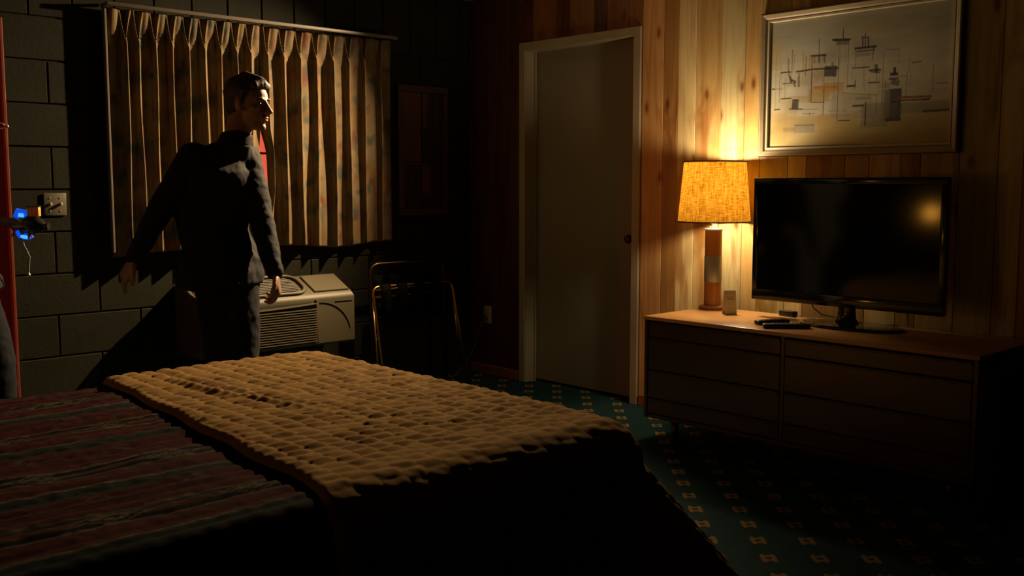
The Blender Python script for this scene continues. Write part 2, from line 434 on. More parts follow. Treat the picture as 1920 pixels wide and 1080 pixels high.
# --- door_2 : entrance with narrow red-painted steel frame, leaf swung inside, beyond the left edge of the picture
bm = bmesh.new()
box(bm, DRX1-.014, DRX1+.001, YB-.022, YB+.012, 0, DRZ+.022, .003); box(bm, DRX0-.004, DRX0+.022, YB-.022, YB+.17, 0, DRZ+.022, .003)
box(bm, DRX0+.022, DRX1-.022, YB-.022, YB+.17, DRZ-.004, DRZ+.022, .003)
d2 = structure(from_bm('door_2', bm, MAT['red_trim_latch']))
boxo('door_jamb', DRX1-.016, DRX1, YB+.0125, YB+.17, 0, DRZ-.005, MAT['darkwood'], d2)
boxo('door_leaf', DRX0-.02, DRX0+.022, YB-.93, YB-.03, .01, DRZ-.01, MAT['door'], d2, bev=.003)
bm = bmesh.new()     # swing-bar latch, bare metal with the red light painted into its colour
tube(bm, arc_path([(1.36, 4.985, 1.514), (1.49, 4.985, 1.514), (1.506, 4.985, 1.504), (1.49, 4.985, 1.490), (1.36, 4.985, 1.490)], .010), .0045, 8)
from_bm('latch_bar', bm, MAT['red_trim_latch'], d2, smooth=True)
bm = bmesh.new(); bmesh.ops.create_uvsphere(bm, u_segments=12, v_segments=8, radius=.008, matrix=Matrix.Translation((1.513, 4.985, 1.502)))
from_bm('latch_tip', bm, MAT['steel'], d2, smooth=True)
boxo('latch_hinge', 1.34, 1.37, 4.975, 5.04, 1.47, 1.535, MAT['steel'], d2, bev=.003)

# --- window_1 behind the curtains
bm = bmesh.new(); a, b_, c, d = WIN; t = .04
box(bm, a, b_, YB+.02, YB+.14, c, c+t, .003); box(bm, a, b_, YB+.02, YB+.14, d-t, d, .003)
box(bm, a, a+t, YB+.02, YB+.14, c+t, d-t, .003); box(bm, b_-t, b_, YB+.02, YB+.14, c+t, d-t, .003)
w1 = structure(from_bm('window_1', bm, MAT['cream']))
boxo('glazing_bar', 3.06, 3.09, YB+.07, YB+.10, c+t, d-t, MAT['cream'], w1, bev=.002)
boxo('glazing_bar', a+t, 3.06, YB+.07, YB+.10, 1.405, 1.417, MAT['darkwood'], w1, bev=.002)
boxo('pane', a+t, 3.06, YB+.083, YB+.087, c+t, d-t, MAT['glass'], w1)
boxo('pane', 3.09, b_-t, YB+.083, YB+.087, c+t, d-t, MAT['glass'], w1)
# red backlit sign outside the window and neon by the entrance
s = empty('red_sign', 'red glowing backlit sign seen through the slit between the curtains', 'sign', (3.05, YB+.75, .8))
rel(boxo('sign_face', 2.45, 3.65, YB+.70, YB+.72, .95, 1.75, MAT['redsign']), s)
rel(boxo('sign_box', 2.42, 3.68, YB+.721, YB+.80, .92, 1.78, MAT['black'], bev=.01), s)
rel(boxo('post', 3.02, 3.08, YB+.73, YB+.79, 0, .925, MAT['black'], bev=.01), s)
bm = bmesh.new(); tube(bm, arc_path([(-.12, YB+.72, .05), (-.12, YB+.72, 1.95), (-.30, YB+.72, 1.95), (-.30, YB+.72, .05)], .08), .014, 10)
tag(from_bm('neon_tube', bm, MAT['redneon'], smooth=True), 'red neon tube glowing outside the entrance', 'neon light')

# ================================================================== WALL THINGS
# framed abstract painting
PY0, PY1, PZ0, PZ1 = 1.868, 2.850, 1.372, 2.062
pic = empty('framed_painting', 'large abstract cityscape painting in a pale wooden frame above the television', 'painting', (XW-.02, 2.36, PZ0))
def ring_frame(y0, y1, z0, z1, prof, mat, name, parent):
    """mitred frame on the panelled wall; prof = list of (inset, proud)"""
    bm = bmesh.new(); loops = []
    for ins, pr in prof:
        loops.append([bm.verts.new((XW-pr, y, z)) for y, z in ((y0+ins, z0+ins), (y1-ins, z0+ins), (y1-ins, z1-ins), (y0+ins, z1-ins))])
    for A, B in zip(loops, loops[1:]):
        for k in range(4): bm.faces.new((A[k], A[(k+1) % 4], B[(k+1) % 4], B[k]))
    return rel(from_bm(name, bm, mat), parent)
ring_frame(PY0, PY1, PZ0, PZ1, [(0, .002), (0, .030), (.004, .033)], MAT['picedge'], 'frame_edge', pic)
ring_frame(PY0, PY1, PZ0, PZ1, [(.004, .033), (.010, .036), (.026, .030), (.034, .020)], MAT['picframe'], 'frame', pic)
ring_frame(PY0, PY1, PZ0, PZ1, [(.034, .020), (.036, .024), (.044, .024), (.047, .012)], MAT['piclip'], 'liner', pic)
CW, CHH = 470, 320
U, V = np.meshgrid((np.arange(CW)+.5)/CW, (np.arange(CHH)+.5)/CHH)   # U left->right, V top->bottom
img = np.zeros((CHH, CW, 3))
skyc, lowc, midc = np.array([.36,.37,.29]), np.array([.50,.41,.18]), np.array([.52,.50,.40])
t1 = np.clip((V-.12)/.3, 0, 1)[..., None]; t2 = np.clip((V-.55)/.4, 0, 1)[..., None]
img = skyc*(1-t1)+midc*t1; img = img*(1-t2)+lowc*t2
n = vnoise(U*5, V*16, 1)*.6+vnoise(U*14, V*40, 2)*.4
img *= (.82+.36*n)[..., None]
n = vnoise(U*4, V*6, 5)[..., None]; img = img*(1-.25*n)+np.array([.55,.47,.27])*.25*n
def UVp(x, y):       # sketch coordinates -> painting coordinates
    u = (x-185)/1227.; top = 165-.143*(x-185); bot = 1000-.029*(x-185)
    return u, (y-top)/(bot-top)
rs = np.random.RandomState(3)
def stroke(x0, y0, x1, y1, wpx, col, al=.85, rag=.5):
    global img
    u0, v0 = UVp(x0, y0); u1, v1 = UVp(x1, y1)
    X0, Y0, X1, Y1 = u0*CW, v0*CHH, u1*CW, v1*CHH; wd = wpx*1.7*CW/1227./2
    gx, gy = U*CW, V*CHH
    dx, dy = X1-X0, Y1-Y0; L = max(1e-3, math.hypot(dx, dy))
    t = ((gx-X0)*dx+(gy-Y0)*dy)/L; s = ((gx-X0)*-dy+(gy-Y0)*dx)/L
    rg = (vnoise(t*.25+rs.rand()*50, s*.8+rs.rand()*50, 9))
    m = np.clip(wd*(1-rag*.6*rg)-np.abs(s)+.6, 0, 1)*np.clip(t+1+rg*2, 0, 1)*np.clip(L-t+1-rg*2, 0, 1)
    m = (m*min(1, al*1.25)*(1-rag*.35*vnoise(t*.15+rs.rand()*9, s*1.5, 11)))[..., None]
    img = img*(1-m)+np.array(col)*m
def patch(x0, y0, x1, y1, col, al): stroke((x0+x1)/2, y0, (x0+x1)/2, y1, abs(x1-x0), col, al, .4)
K = (.035,.035,.04); BR = (.16,.11,.06); OC = (.48,.34,.10); OR = (.62,.19,.04); WH = (.62,.60,.50); GR = (.30,.28,.24)
for a in ((340,590,440,650,WH,.5), (440,690,600,790,WH,.7), (560,650,690,770,WH,.6), (600,770,780,1000,OC,.5), (280,790,560,900,OC,.35), (200,770,300,980,OC,.35),
          (690,640,880,800,GR,.35), (880,700,1000,860,(.2,.18,.15),.45), (800,360,920,600,WH,.18), (690,290,760,620,WH,.28), (600,560,700,620,OC,.7), (500,600,600,690,OC,.6),
          (450,380,560,560,OC,.22), (215,300,260,480,OC,.35), (1030,600,1095,820,K,.75), (1000,560,1030,800,GR,.5), (880,150,1060,200,OC,.18), (1100,690,1400,760,(.16,.17,.15),.35)): patch(*a)
for a in (  # towers, masts, caps
    (640,268,765,262,9,K,.9), (655,275,760,268,5,K,.8), (712,195,712,262,4,K,.8), (670,290,755,285,16,K,.5), (685,285,688,840,3,K,.6), (752,285,750,600,3,BR,.6), (700,300,702,420,3,BR,.4), (730,300,730,420,3,BR,.4),
    (490,378,600,370,8,K,.9), (545,265,548,375,4,K,.7), (497,380,497,695,4,K,.7), (588,372,588,425,5,K,.8), (588,460,585,780,3,K,.5), (515,385,515,430,5,K,.6), (548,380,548,425,12,K,.55), (575,380,575,415,4,K,.5),
    (795,325,940,308,10,K,.9), (810,345,930,330,6,K,.7), (845,245,848,318,5,K,.8), (882,250,885,315,6,K,.8), (862,225,864,320,4,K,.8), (840,250,890,248,4,K,.7), (800,320,803,450,3,K,.5), (918,320,915,405,4,K,.6), (785,458,900,448,5,K,.75), (805,370,900,360,14,BR,.35),
    (268,495,345,487,7,K,.85), (325,400,327,500,3,K,.8), (352,338,350,505,3,K,.7), (368,370,360,490,2,K,.6), (315,370,318,480,2,K,.5), (330,505,350,560,12,K,.75), (350,540,385,556,7,K,.85), (285,568,385,560,5,K,.7), (372,565,376,590,10,K,.6),
    (385,486,490,470,8,K,.85), (490,468,690,455,7,K,.85), (590,480,675,480,46,K,.75), (405,500,405,590,9,BR,.7), (433,350,433,480,2,K,.6), (455,380,450,520,5,BR,.6), (645,420,645,460,12,BR,.6), (480,370,480,480,2,BR,.6),
    (515,588,690,585,9,OR,.9), (515,600,640,596,6,OC,.9), (190,608,285,602,3,K,.6), (210,606,225,606,8,K,.7), (275,670,355,665,6,K,.8), (362,680,410,680,4,K,.6), (375,675,372,738,22,K,.75), (398,675,396,738,14,K,.7), (340,738,440,738,5,K,.8),
    (225,745,270,740,6,K,.85), (440,770,530,768,3,K,.6), (490,760,492,790,3,K,.5), (505,692,595,690,4,K,.7), (230,370,232,740,2,BR,.5), (275,430,272,700,2,BR,.35), (315,500,318,640,2,BR,.4), (590,600,588,770,3,K,.5),
    (750,580,805,575,9,K,.85), (805,540,803,600,4,K,.75), (895,472,975,466,7,K,.85), (940,435,945,490,14,K,.7), (905,480,970,486,8,K,.6), (945,490,945,560,3,K,.5), (895,555,970,553,5,K,.8), (1060,455,1062,510,12,K,.8), (1035,500,1085,498,16,K,.8), (1030,530,1090,526,9,K,.7), (1045,550,1095,560,22,K,.6),
    (985,345,990,820,3,BR,.6), (990,330,1090,328,3,K,.5), (1085,330,1085,430,2,K,.5), (1005,540,1005,820,3,K,.6), (1095,600,1095,740,3,K,.6), (1090,655,1300,650,9,(.28,.10,.05),.8), (1050,680,1290,668,7,K,.8), (1250,752,1410,740,10,K,.6), (1300,430,1302,630,3,K,.5), (1170,420,1230,410,6,K,.5), (1090,510,1140,508,4,K,.5), (1320,560,1400,555,5,K,.4),
    (795,715,870,710,8,K,.75), (880,690,880,850,6,K,.75), (950,640,950,780,3,K,.5), (700,815,775,812,5,K,.8), (690,625,960,640,5,BR,.4), (385,870,530,865,42,GR,.6), (300,880,390,875,18,BR,.3), (380,850,530,846,5,K,.4)):
    stroke(*a)
for k in range(26):
    x = rs.uniform(220, 1250); y = rs.uniform(380, 560); stroke(x, y, x+rs.uniform(-3,3), y+rs.uniform(60, 220), rs.uniform(1.5, 4), (BR, K, OC)[k % 3], rs.uniform(.2, .5))
for k in range(22):
    x = rs.uniform(200, 1150); y = rs.uniform(480, 900); stroke(x, y, x+rs.uniform(60, 200), y-rs.uniform(0, 6), rs.uniform(2, 10), (WH, BR, OC)[k % 3], rs.uniform(.15, .45))
for k in range(16):
    x = 505+k*5.3; stroke(x, rs.uniform(480, 500), x, rs.uniform(530, 560), 3, WH if k % 2 else BR, .55)
i_ = .047
P = np.zeros((CHH, CW, 3)); P[..., 0] = XW-.012; P[..., 1] = PY1-i_-U*(PY1-PY0-2*i_); P[..., 2] = PZ1-i_-V*(PZ1-PZ0-2*i_)
P[..., 1] = PY1-i_-(U*CW-.5)/(CW-1)*(PY1-PY0-2*i_); P[..., 2] = PZ1-i_-(V*CHH-.5)/(CHH-1)*(PZ1-PZ0-2*i_)
rel(grid_mesh('canvas', P, MAT['canvas'], None, np.clip(img*1.12, 0, 1), smooth=False, flip=False), pic)
rel(boxo('backing', XW-.010, XW-.001, PY0+.01, PY1-.01, PZ0+.01, PZ1-.01, MAT['picedge']), pic)

# small dark wooden wall panel right of the curtains
fx0, fx1, fz0, fz1, fy = 3.762, 4.155, 1.045, 1.846, YB-.002
wp = empty('wall_panel', 'dark reddish wooden wall panel of stepped rectangles, right of the curtains', 'wall decor', ((fx0+fx1)/2, fy, fz0))
bm = bmesh.new(); t = .042
box(bm, fx0, fx1, fy-.03, fy, fz1-t, fz1, .003); box(bm, fx0, fx1, fy-.03, fy, fz0, fz0+t, .003)
box(bm, fx0, fx0+t, fy-.03, fy, fz0+t, fz1-t, .003); box(bm, fx1-t, fx1, fy-.03, fy, fz0+t, fz1-t, .003)
rel(from_bm('frame', bm, MAT['darkwood']), wp)
rel(boxo('back_board', fx0+t-.002, fx1-t+.002, fy-.008, fy, fz0+t, fz1-t, M('panel_black', (.012,.008,.006), .6)), wp)
tr_ = M('tile_rust', (.085,.024,.010), .5); td_ = M('tile_dark', (.012,.008,.006), .5); tl_ = M('panel_batten', (.09,.035,.018), .5)
W_, H_ = fx1-fx0-2*t, fz1-fz0-2*t
for (u0, u1, v0, v1, m_) in ((0,.46,0,.60,tr_), (.49,.60,0,.31,tr_), (.62,.83,0,.31,td_), (.86,1,0,.31,td_), (.49,.70,.335,.60,td_), (.73,.86,.335,.60,td_), (.88,1,.335,.60,td_),
                             (0,.2,.625,.87,td_), (.23,.44,.625,.87,td_), (.47,.70,.625,.87,tr_), (.73,.95,.625,.87,td_), (.1,.2,.89,1,td_), (.25,.44,.89,1,td_), (.47,.7,.89,1,td_), (.73,.95,.89,1,td_)):
    rel(boxo('tile', fx0+t+u0*W_+.002, fx0+t+u1*W_-.002, fy-.017, fy-.008, fz1-t-v1*H_+.002, fz1-t-v0*H_-.002, m_, bev=.001), wp)
for (u0, u1, v) in ((.46, 1, .322), (0, .95, .612), (0, .72, .88)):
    rel(boxo('batten', fx0+t+u0*W_, fx0+t+u1*W_, fy-.021, fy-.009, fz1-t-v*H_-.003, fz1-t-v*H_+.003, tl_), wp)
for (u, v0, v1) in ((.61,0,.32), (.845,0,.61), (.715,.33,1), (.215,.61,1)):
    rel(boxo('batten', fx0+t+u*W_-.003, fx0+t+u*W_+.003, fy-.020, fy-.009, fz1-t-v1*H_, fz1-t-v0*H_, tl_), wp)

# double light switch
sw = empty('light_switch', 'beige two-toggle light switch plate on the block wall left of the curtains', 'switch', (1.731, YB, 1.089))
rel(boxo('plate', 1.679, 1.785, YB-.009, YB-.0015, 1.089, 1.197, MAT['plate'], bev=.004, seg=2), sw)
for x in (1.708, 1.756):
    bm = bmesh.new(); box(bm, x-.005, x+.005, YB-.026, YB-.006, 1.138, 1.151, .002)
    o = rel(from_bm('toggle', bm, MAT['ivory']), sw)
    for z in (1.112, 1.174):
        bm = bmesh.new(); tube(bm, [(x, YB-.012, z), (x, YB-.008, z)], .0035, 8); rel(from_bm('screw', bm, MAT['steel']), sw)
# wall outlet and cord
ot = empty('wall_outlet', 'small pale outlet plate on the dark panelling near the room corner', 'outlet', (XW, 4.885, .34))
rel(boxo('plate', XW-.007, XW-.0005, 4.850, 4.920, .338, .452, MAT['ivory'], bev=.003, seg=2), ot)
for z in (.372, .418): rel(boxo('socket', XW-.010, XW-.006, 4.869, 4.901, z-.014, z+.014, MAT['ivory'], bev=.003), ot)
bm = bmesh.new()
box(bm, XW-.036, XW-.0105, 4.872, 4.898, .358, .384, .005)
tube(bm, [(XW-.034, 4.885, .37), (XW-.055, 4.885, .355), (XW-.08, 4.89, .30), (XW-.10, 4.90, .20), (XW-.16, 4.92, .08), (XW-.25, 4.94, .012), (XW-.45, 4.955, .006), (XW-.8, 4.965, .006)], .0042, 8)
tag(from_bm('loose_cable', bm, MAT['cable'], smooth=True), 'thin brown power cord hanging from the outlet to the floor', 'cord')

# ================================================================== CURTAINS
def curtain(name, x0, x1, pleats, gap_side, label):
    top, bot = 2.092, .885
    nx, nz = int((x1-x0)/.0028), 130
    xs = np.linspace(x0, x1, nx); zs = np.concatenate([np.linspace(top, 1.90, 40), np.linspace(1.893, bot, nz-40)])
    X_, Z_ = np.meshgrid(xs, zs)
    h = np.zeros_like(X_)
    rs_ = np.random.RandomState(len(pleats)+int(x0*10))
    for c in pleats:
        wob = .006*np.sin((top-Z_)*3.1+c*40)+.010*(vnoise(Z_*2.3+c*7, X_*0+c, 21)-.5)*np.clip((1.95-Z_)*2, 0, 1)
        cc = c+wob*np.clip((1.95-Z_)*3, 0, 1)
        hd = np.clip((Z_-1.935)/.15, 0, 1)                     # 0 at pinch .. 1 at top
        amp = .041*(.85+.3*rs_.rand())
        low = amp*np.exp(-(np.abs(X_-cc)/.0135)**2.2)*np.clip(1-hd*3.5, 0, 1)
        s_ = .022*hd**.9
        up = .038*np.maximum(np.exp(-(np.abs(X_-cc-s_)/.0065)**1.6), np.exp(-(np.abs(X_-cc+s_)/.0065)**1.6))*(1-.75*hd)
        h = np.maximum(h, np.maximum(low, up))
        h = np.maximum(h, .016*np.exp(-((X_-cc)/.028)**2)*np.clip(1-hd*3, .0, 1))
    # soft belly of the cloth between two pleats at the heading
    pc = sorted([x0-.02]+list(pleats)+[x1+.02])
    for a, b_ in zip(pc, pc[1:]):
        m = (a+b_)/2; wv = (b_-a)/2
        hd = np.clip((Z_-1.93)/.15, 0, 1)
        h += .030*hd*np.clip(1-((X_-m)/(wv*.80))**2, 0, 1)
        h += .007*(1-hd)*np.clip(1-((X_-m)/(wv*.5))**2, 0, 1)*np.sin(Z_*5+m*30)
    Y_ = 5.034-h
    Xo = X_.copy()
    g = np.exp(-((Z_-1.30)/.20)**4)
    if gap_side == 'R': Xo -= .012*g*np.clip((X_-(x1-.10))/.10, 0, 1)
    else: Xo += .038*g*np.clip(((x0+.10)-X_)/.10, 0, 1)
    if gap_side == 'R':                                        # left return towards the wall
        r_ = np.clip(((x0+.016)-X_)/.016, 0, 1); Y_ = Y_-.010*(1-r_)+.008*r_
    Zo = Z_ + .012*np.sin(X_*9)*np.clip((1.1-Z_)/.2, 0, 1)
    P = np.stack([Xo, Y_, Zo], -1)
    o = grid_mesh(name, P, MAT['curtain'], None, None, True)
    md = o.modifiers.new('thick', 'SOLIDIFY'); md.thickness = .0025; md.offset = 1
    return tag(o, label, 'curtain', 'curtain halves over the window')
curtain('curtain', 1.995, 2.822, [2.08, 2.145, 2.232, 2.318, 2.403, 2.492, 2.585, 2.672, 2.755], 'R', 'left floral pinch-pleated curtain half, behind the standing man')
curtain('curtain', 2.824, 3.705, [2.862, 2.962, 3.065, 3.172, 3.282, 3.392, 3.500, 3.612], 'L', 'right floral pinch-pleated curtain half, beside the small dark wall panel')
rod = empty('curtain_rod', 'long pale curtain track running along the top of the pleated curtains', 'curtain rod', (2.86, 4.96, 2.10))
rel(boxo('track', 1.985, 3.72, 4.968, 4.982, 2.096, 2.116, MAT['rod'], bev=.004, seg=2), rod)
rel(boxo('bracket', 1.985, 1.993, 4.982, YB-.002, 2.098, 2.114, MAT['rod'], bev=.002), rod)
rel(boxo('bracket', 3.712, 3.72, 4.982, YB-.002, 2.098, 2.114, MAT['rod'], bev=.002), rod)
rel(boxo('side_hem', 1.981, 1.9935, 5.000, 5.030, .90, 2.095, MAT['rod'], bev=.003), rod)['label'] = 'pale vertical edge strip'

# ================================================================== WALL AIR CONDITIONER
ax0, ax1, ay, az0, az1 = 2.312, 3.252, 4.776, .352, .715
ac = empty('air_conditioner', 'beige louvred wall air conditioner below the curtains', 'air conditioner', ((ax0+ax1)/2, YB, az0))
bm = bmesh.new()
prof = [(YB-.002, az0), (YB-.002, az1), (ay+.185, az1), (ay+.03, az1-.075), (ay+.004, az1-.095), (ay, az1-.11), (ay, az0+.012), (ay+.012, az0)]
L = [bm.verts.new((ax0, y, z)) for y, z in prof]; Rr = [bm.verts.new((ax1, y, z)) for y, z in prof]
for k in range(len(prof)): bm.faces.new((L[k], L[(k+1) % len(prof)], Rr[(k+1) % len(prof)], Rr[k]))
f1 = bm.faces.new(L); f2 = bm.faces.new(Rr[::-1])
bmesh.ops.bevel(bm, geom=[e for f_ in (f1, f2) for e in f_.edges], offset=.008, segments=3, affect='EDGES')
rel(from_bm('housing', bm, MAT['ac'], angle=40), ac)
gx0, gx1 = ax0+.02, 2.99
rel(boxo('grille_shade_sheet', gx0, gx1, ay-.0035, ay+.002, az0+.022, az1-.118, MAT['acdark']), ac)  # dark sheet on the solid housing, painting in the shade behind the slats
nS = 15; gz0, gz1 = az0+.03, az1-.145
for k in range(nS):
    z = gz0+(gz1-gz0)*k/(nS-1)
    sag = 0
    bm = bmesh.new()
    seg = 10; ring = []
    for j in range(seg+1):
        x = gx0+(gx1-gx0)*j/seg; dz = 0
        if k == nS-1: dz = .018*(j/seg)**2.2
        ring.append([bm.verts.new((x, yy, zz+dz)) for yy, zz in ((ay-.019, z-.003), (ay-.003, z-.0005), (ay-.003, z+.0035), (ay-.018, z+.002))])
    for A, B in zip(ring, ring[1:]):
        for q in range(4): bm.faces.new((A[q], A[(q+1) % 4], B[(q+1) % 4], B[q]))
    bm.faces.new(ring[0][::-1]); bm.faces.new(ring[-1])
    rel(from_bm('slat', bm, MAT['ac']), ac)
bm = bmesh.new()      # raised bezel round the grille
for (p, q, r_, s_) in ((gx0-.012, gx0, gz0-.014, gz1+.02), (gx1, gx1+.012, gz0-.014, gz1+.04), (gx0, gx1, gz0-.018, gz0-.008)): box(bm, p, q, ay-.013, ay+.003, r_, s_, .003, 2)
rel(from_bm('grille_rim', bm, MAT['ac'], angle=40), ac)
# sloped top discharge grille
def on_top(x, t, up=0.):       # t 0 front .. 1 back of the sloped top
    y = ay+.03+t*.155; z = az1-.075+t*.075; nrm = Vector((0, -.075, .155)).normalized()
    return Vector((x, y, z))+nrm*up
def rrect(cx, hw, t0, t1, r, n=6):
    out = []; hx = hw
    for (sx, tc_, a0) in ((1, t1, 0), (-1, t1, 90), (-1, t0, 180), (1, t0, 270)):
        for i in range(n+1):
            a = math.radians(a0+90*i/n); ccx = cx+sx*(hx-r); tt = tc_-(r/.172)*(1 if tc_ == t1 else -1)
            out.append((ccx+r*math.cos(a), tt+r/.172*math.sin(a)))
    return out
bm = bmesh.new(); lo = rrect(2.64, .30, .10, 1.0, .05); vs = [bm.verts.new(on_top(x, t, .003)) for x, t in lo]; bm.faces.new(vs)  # flat dark face standing in for the shaded hollow under the bars
rel(from_bm('vent_shade_sheet', bm, MAT['acdark']), ac)
bm = bmesh.new(); tube(bm, [on_top(x, t, .006) for x, t in rrect(2.64, .33, .02, 1.10, .07)], .011, 10, closed=True)
rel(from_bm('vent_rim', bm, MAT['ac'], smooth=True), ac)
for k in range(9):
    t = .18+.74*k/8; bm = bmesh.new(); hw = .285 if 0 < k < 8 else .265
    a = on_top(2.64-hw, t, .007); b_ = on_top(2.64+hw, t, .007); tube(bm, [a, b_], .0042, 6)
    rel(from_bm('vent_bar', bm, MAT['ac']), ac)
bm = bmesh.new()     # control flap on the right top
vs = [on_top(x, t, u) for u in (.001, .009) for x, t in ((3.01, .04), (3.235, .04), (3.235, 1.05), (3.01, 1.05))]
vv = [bm.verts.new(p) for p in vs]
for q in ((0,1,2,3), (7,6,5,4), (0,4,5,1), (1,5,6,2), (2,6,7,3), (3,7,4,0)): bm.faces.new([vv[i] for i in q])
bmesh.ops.bevel(bm, geom=list(bm.edges), offset=.0025, segments=2, affect='EDGES')
rel(from_bm('control_flap', bm, MAT['ac'], angle=40), ac)
bm = bmesh.new()
tube(bm, [(3.02+.2*math.sin(a), ay-.001, .40+.19*math.cos(a)) for a in [math.radians(x) for x in range(0, 82, 8)]], .0022, 6)
tube(bm, [(3.12, ay-.001, az1-.125), (3.235, ay-.001, az1-.125)], .002, 6)
rel(from_bm('moulded_line', bm, MAT['acdark']), ac)

# ================================================================== LUGGAGE RACK
rk = empty('luggage_rack', 'folded metal luggage rack with black straps, leaning in the room corner', 'luggage rack', (3.7, 4.85, 0))
def utube(name, pts, r, mat, rr=.05):
    bm = bmesh.new(); tube(bm, arc_path(pts, rr), r, 10); return rel(from_bm(name, bm, mat, smooth=True), rk)
utube('back_frame', [(3.47, 4.92, .008), (3.47, 4.94, .765), (4.03, 4.94, .765), (4.03, 4.92, .008)], .011, MAT['darktube'], .07)
utube('front_frame', [(3.43, 4.73, .01), (3.43, 4.86, .638), (4.03, 4.86, .638), (4.03, 4.70, .01)], .0085, MAT['brass'], .05)
utube('brace', [(3.435, 4.80, .01), (3.435, 4.862, .55)], .006, MAT['brass'])
utube('brace', [(4.05, 4.80, .15), (4.035, 4.862, .60)], .006, MAT['brass'])
for z, y in ((.615, 4.90), (.575, 4.885)):
    utube('cross_bar', [(3.47, y, z), (4.03, y, z)], .007, MAT['brass'])
for x in (3.52, 3.64, 3.77, 3.90):
    bm = bmesh.new(); wd = .036
    path = [(4.862, .648), (4.848, .655), (4.842, .60), (4.842, .50), (4.852, .447), (4.885, .435), (4.915, .46), (4.925, .56), (4.93, .64), (4.935, .70)]
    pv = [[bm.verts.new((x+s*wd, y, z)) for s in (-1, 1)] for y, z in path]
    for A, B in zip(pv, pv[1:]): bm.faces.new((A[0], A[1], B[1], B[0]))
    o = rel(from_bm('strap', bm, MAT['strap'], smooth=True), rk); md = o.modifiers.new('t', 'SOLIDIFY'); md.thickness = .003
for p in ((3.43, 4.73), (4.03, 4.70), (3.47, 4.92), (4.03, 4.92)):
    bm = bmesh.new(); tube(bm, [(p[0], p[1], 0), (p[0], p[1], .03)], .013, 10); rel(from_bm('foot', bm, MAT['black']), rk)

# ================================================================== DRESSER
dx0, dx1, dy0, dy1, dz0, dz1 = 3.712, 4.235, 1.488, 3.045, .135, .62
dr = empty('dresser', 'long low dark walnut dresser with lighter top, under the television', 'dresser', ((dx0+dx1)/2, (dy0+dy1)/2, 0))
rel(boxo('top', dx0-.004, dx1, dy0-.004, dy1+.004, dz1-.018, dz1, MAT['dtop'], bev=.003, seg=2), dr)
bm = bmesh.new()
box(bm, dx0, dx1-.002, dy0, dy0+.02, dz0, dz1-.018, .002); box(bm, dx0, dx1-.002, dy1-.02, dy1, dz0, dz1-.018, .002)
box(bm, dx0, dx1-.002, dy0+.02, dy1-.02, dz0, dz0+.018, .002); box(bm, dx1-.01, dx1-.002, dy0+.02, dy1-.02, dz0+.018, dz1-.018)
ym = 2.30
box(bm, dx0+.003, dx1-.01, ym-.008, ym+.008, dz0+.018, dz1-.018)
rel(from_bm('carcass', bm, MAT['dbody']), dr)
rows = [(.595, .522), (.519, .368), (.365, .232), (.229, .156)]
for (ya_, yb_) in ((dy0+.022, ym-.010), (ym+.010, dy1-.022)):
    for zt, zb in rows:
        bm = bmesh.new(); box(bm, dx0+.002, dx0+.020, ya_, yb_, zb, zt, .003)
        box(bm, dx0+.0205, dx0+.35, ya_+.01, yb_-.01, zb+.005, zt-.012)
        d_ = rel(from_bm('drawer', bm, MAT['dbody']), dr)
        bm = bmesh.new(); box(bm, dx0-.004, dx0+.003, ya_+.004, yb_-.004, zt-.010, zt-.002, .002); p_ = from_bm('finger_lip', bm, MAT['dbody']); p_.parent = d_
for y in (dy0+.12, dy1-.12):
    for x in (dx0+.09, dx1-.09):
        bm = bmesh.new(); tube(bm, [(x, y, 0), (x, y, dz0)], [.013, .021], 12); rel(from_bm('leg', bm, MAT['dbody'], smooth=True), dr)

# ================================================================== TABLE LAMP
LX, LY, LZ = 4.165, 2.985, .62
lp = empty('table_lamp', 'lit table lamp with wooden column and woven amber shade on the dresser', 'lamp', (LX, LY, LZ))
bm = bmesh.new(); lathe(bm, LX, LY, [(.064, LZ), (.068, LZ+.005), (.068, LZ+.014), (.060, LZ+.020), (.044, LZ+.022)], 40); rel(from_bm('base', bm, MAT['lampwood'], angle=40), lp)
bm = bmesh.new(); lathe(bm, LX, LY, [(.042, LZ+.0225), (.042, .755)], 36); rel(from_bm('lower_column', bm, MAT['lampwood'], angle=40), lp)
bm = bmesh.new(); lathe(bm, LX, LY, [(.0425, .7555), (.0435, .757), (.0435, .884), (.0425, .8855)], 36); rel(from_bm('metal_band', bm, MAT['steel'], angle=50), lp)
bm = bmesh.new(); lathe(bm, LX, LY, [(.042, .886), (.042, 1.010)], 36); rel(from_bm('upper_column', bm, MAT['lampwood'], angle=40), lp)
bm = bmesh.new(); lathe(bm, LX, LY, [(.043, 1.0105), (.044, 1.013), (.044, 1.019), (.018, 1.022), (.018, 1.062), (.013, 1.085)], 28); rel(from_bm('socket', bm, MAT['porcelain'], angle=40), lp)
rel(boxo('switch_key', LX-.030, LX-.018, LY-.003, LY+.003, 1.034, 1.046, MAT['brass'], bev=.001), lp)
SZ0, SZ1, SR0, SR1 = 1.052, 1.352, .178, .151
bm = bmesh.new(); lathe(bm, LX, LY, [(SR0+(SR1-SR0)*k/6, SZ0+(SZ1-SZ0)*k/6) for k in range(7)], 72, cap=False)
rel(from_bm('lamp_shade', bm, MAT['shade'], smooth=True), lp)
for r_, z in ((SR0+.0006, SZ0+.003), (SR1+.0006, SZ1-.003)):
    bm = bmesh.new(); tube(bm, [(LX+r_*math.cos(2*PI*k/72), LY+r_*math.sin(2*PI*k/72), z) for k in range(72)], .0038, 6, closed=True)
    rel(from_bm('shade_binding', bm, MAT['shaderim'], smooth=True), lp)
bm = bmesh.new()
for k in range(3):
    a = 2*PI*k/3+.4; tube(bm, [(LX, LY, 1.335), (LX+SR1*math.cos(a), LY+SR1*math.sin(a), SZ1-.006)], .0018, 6)
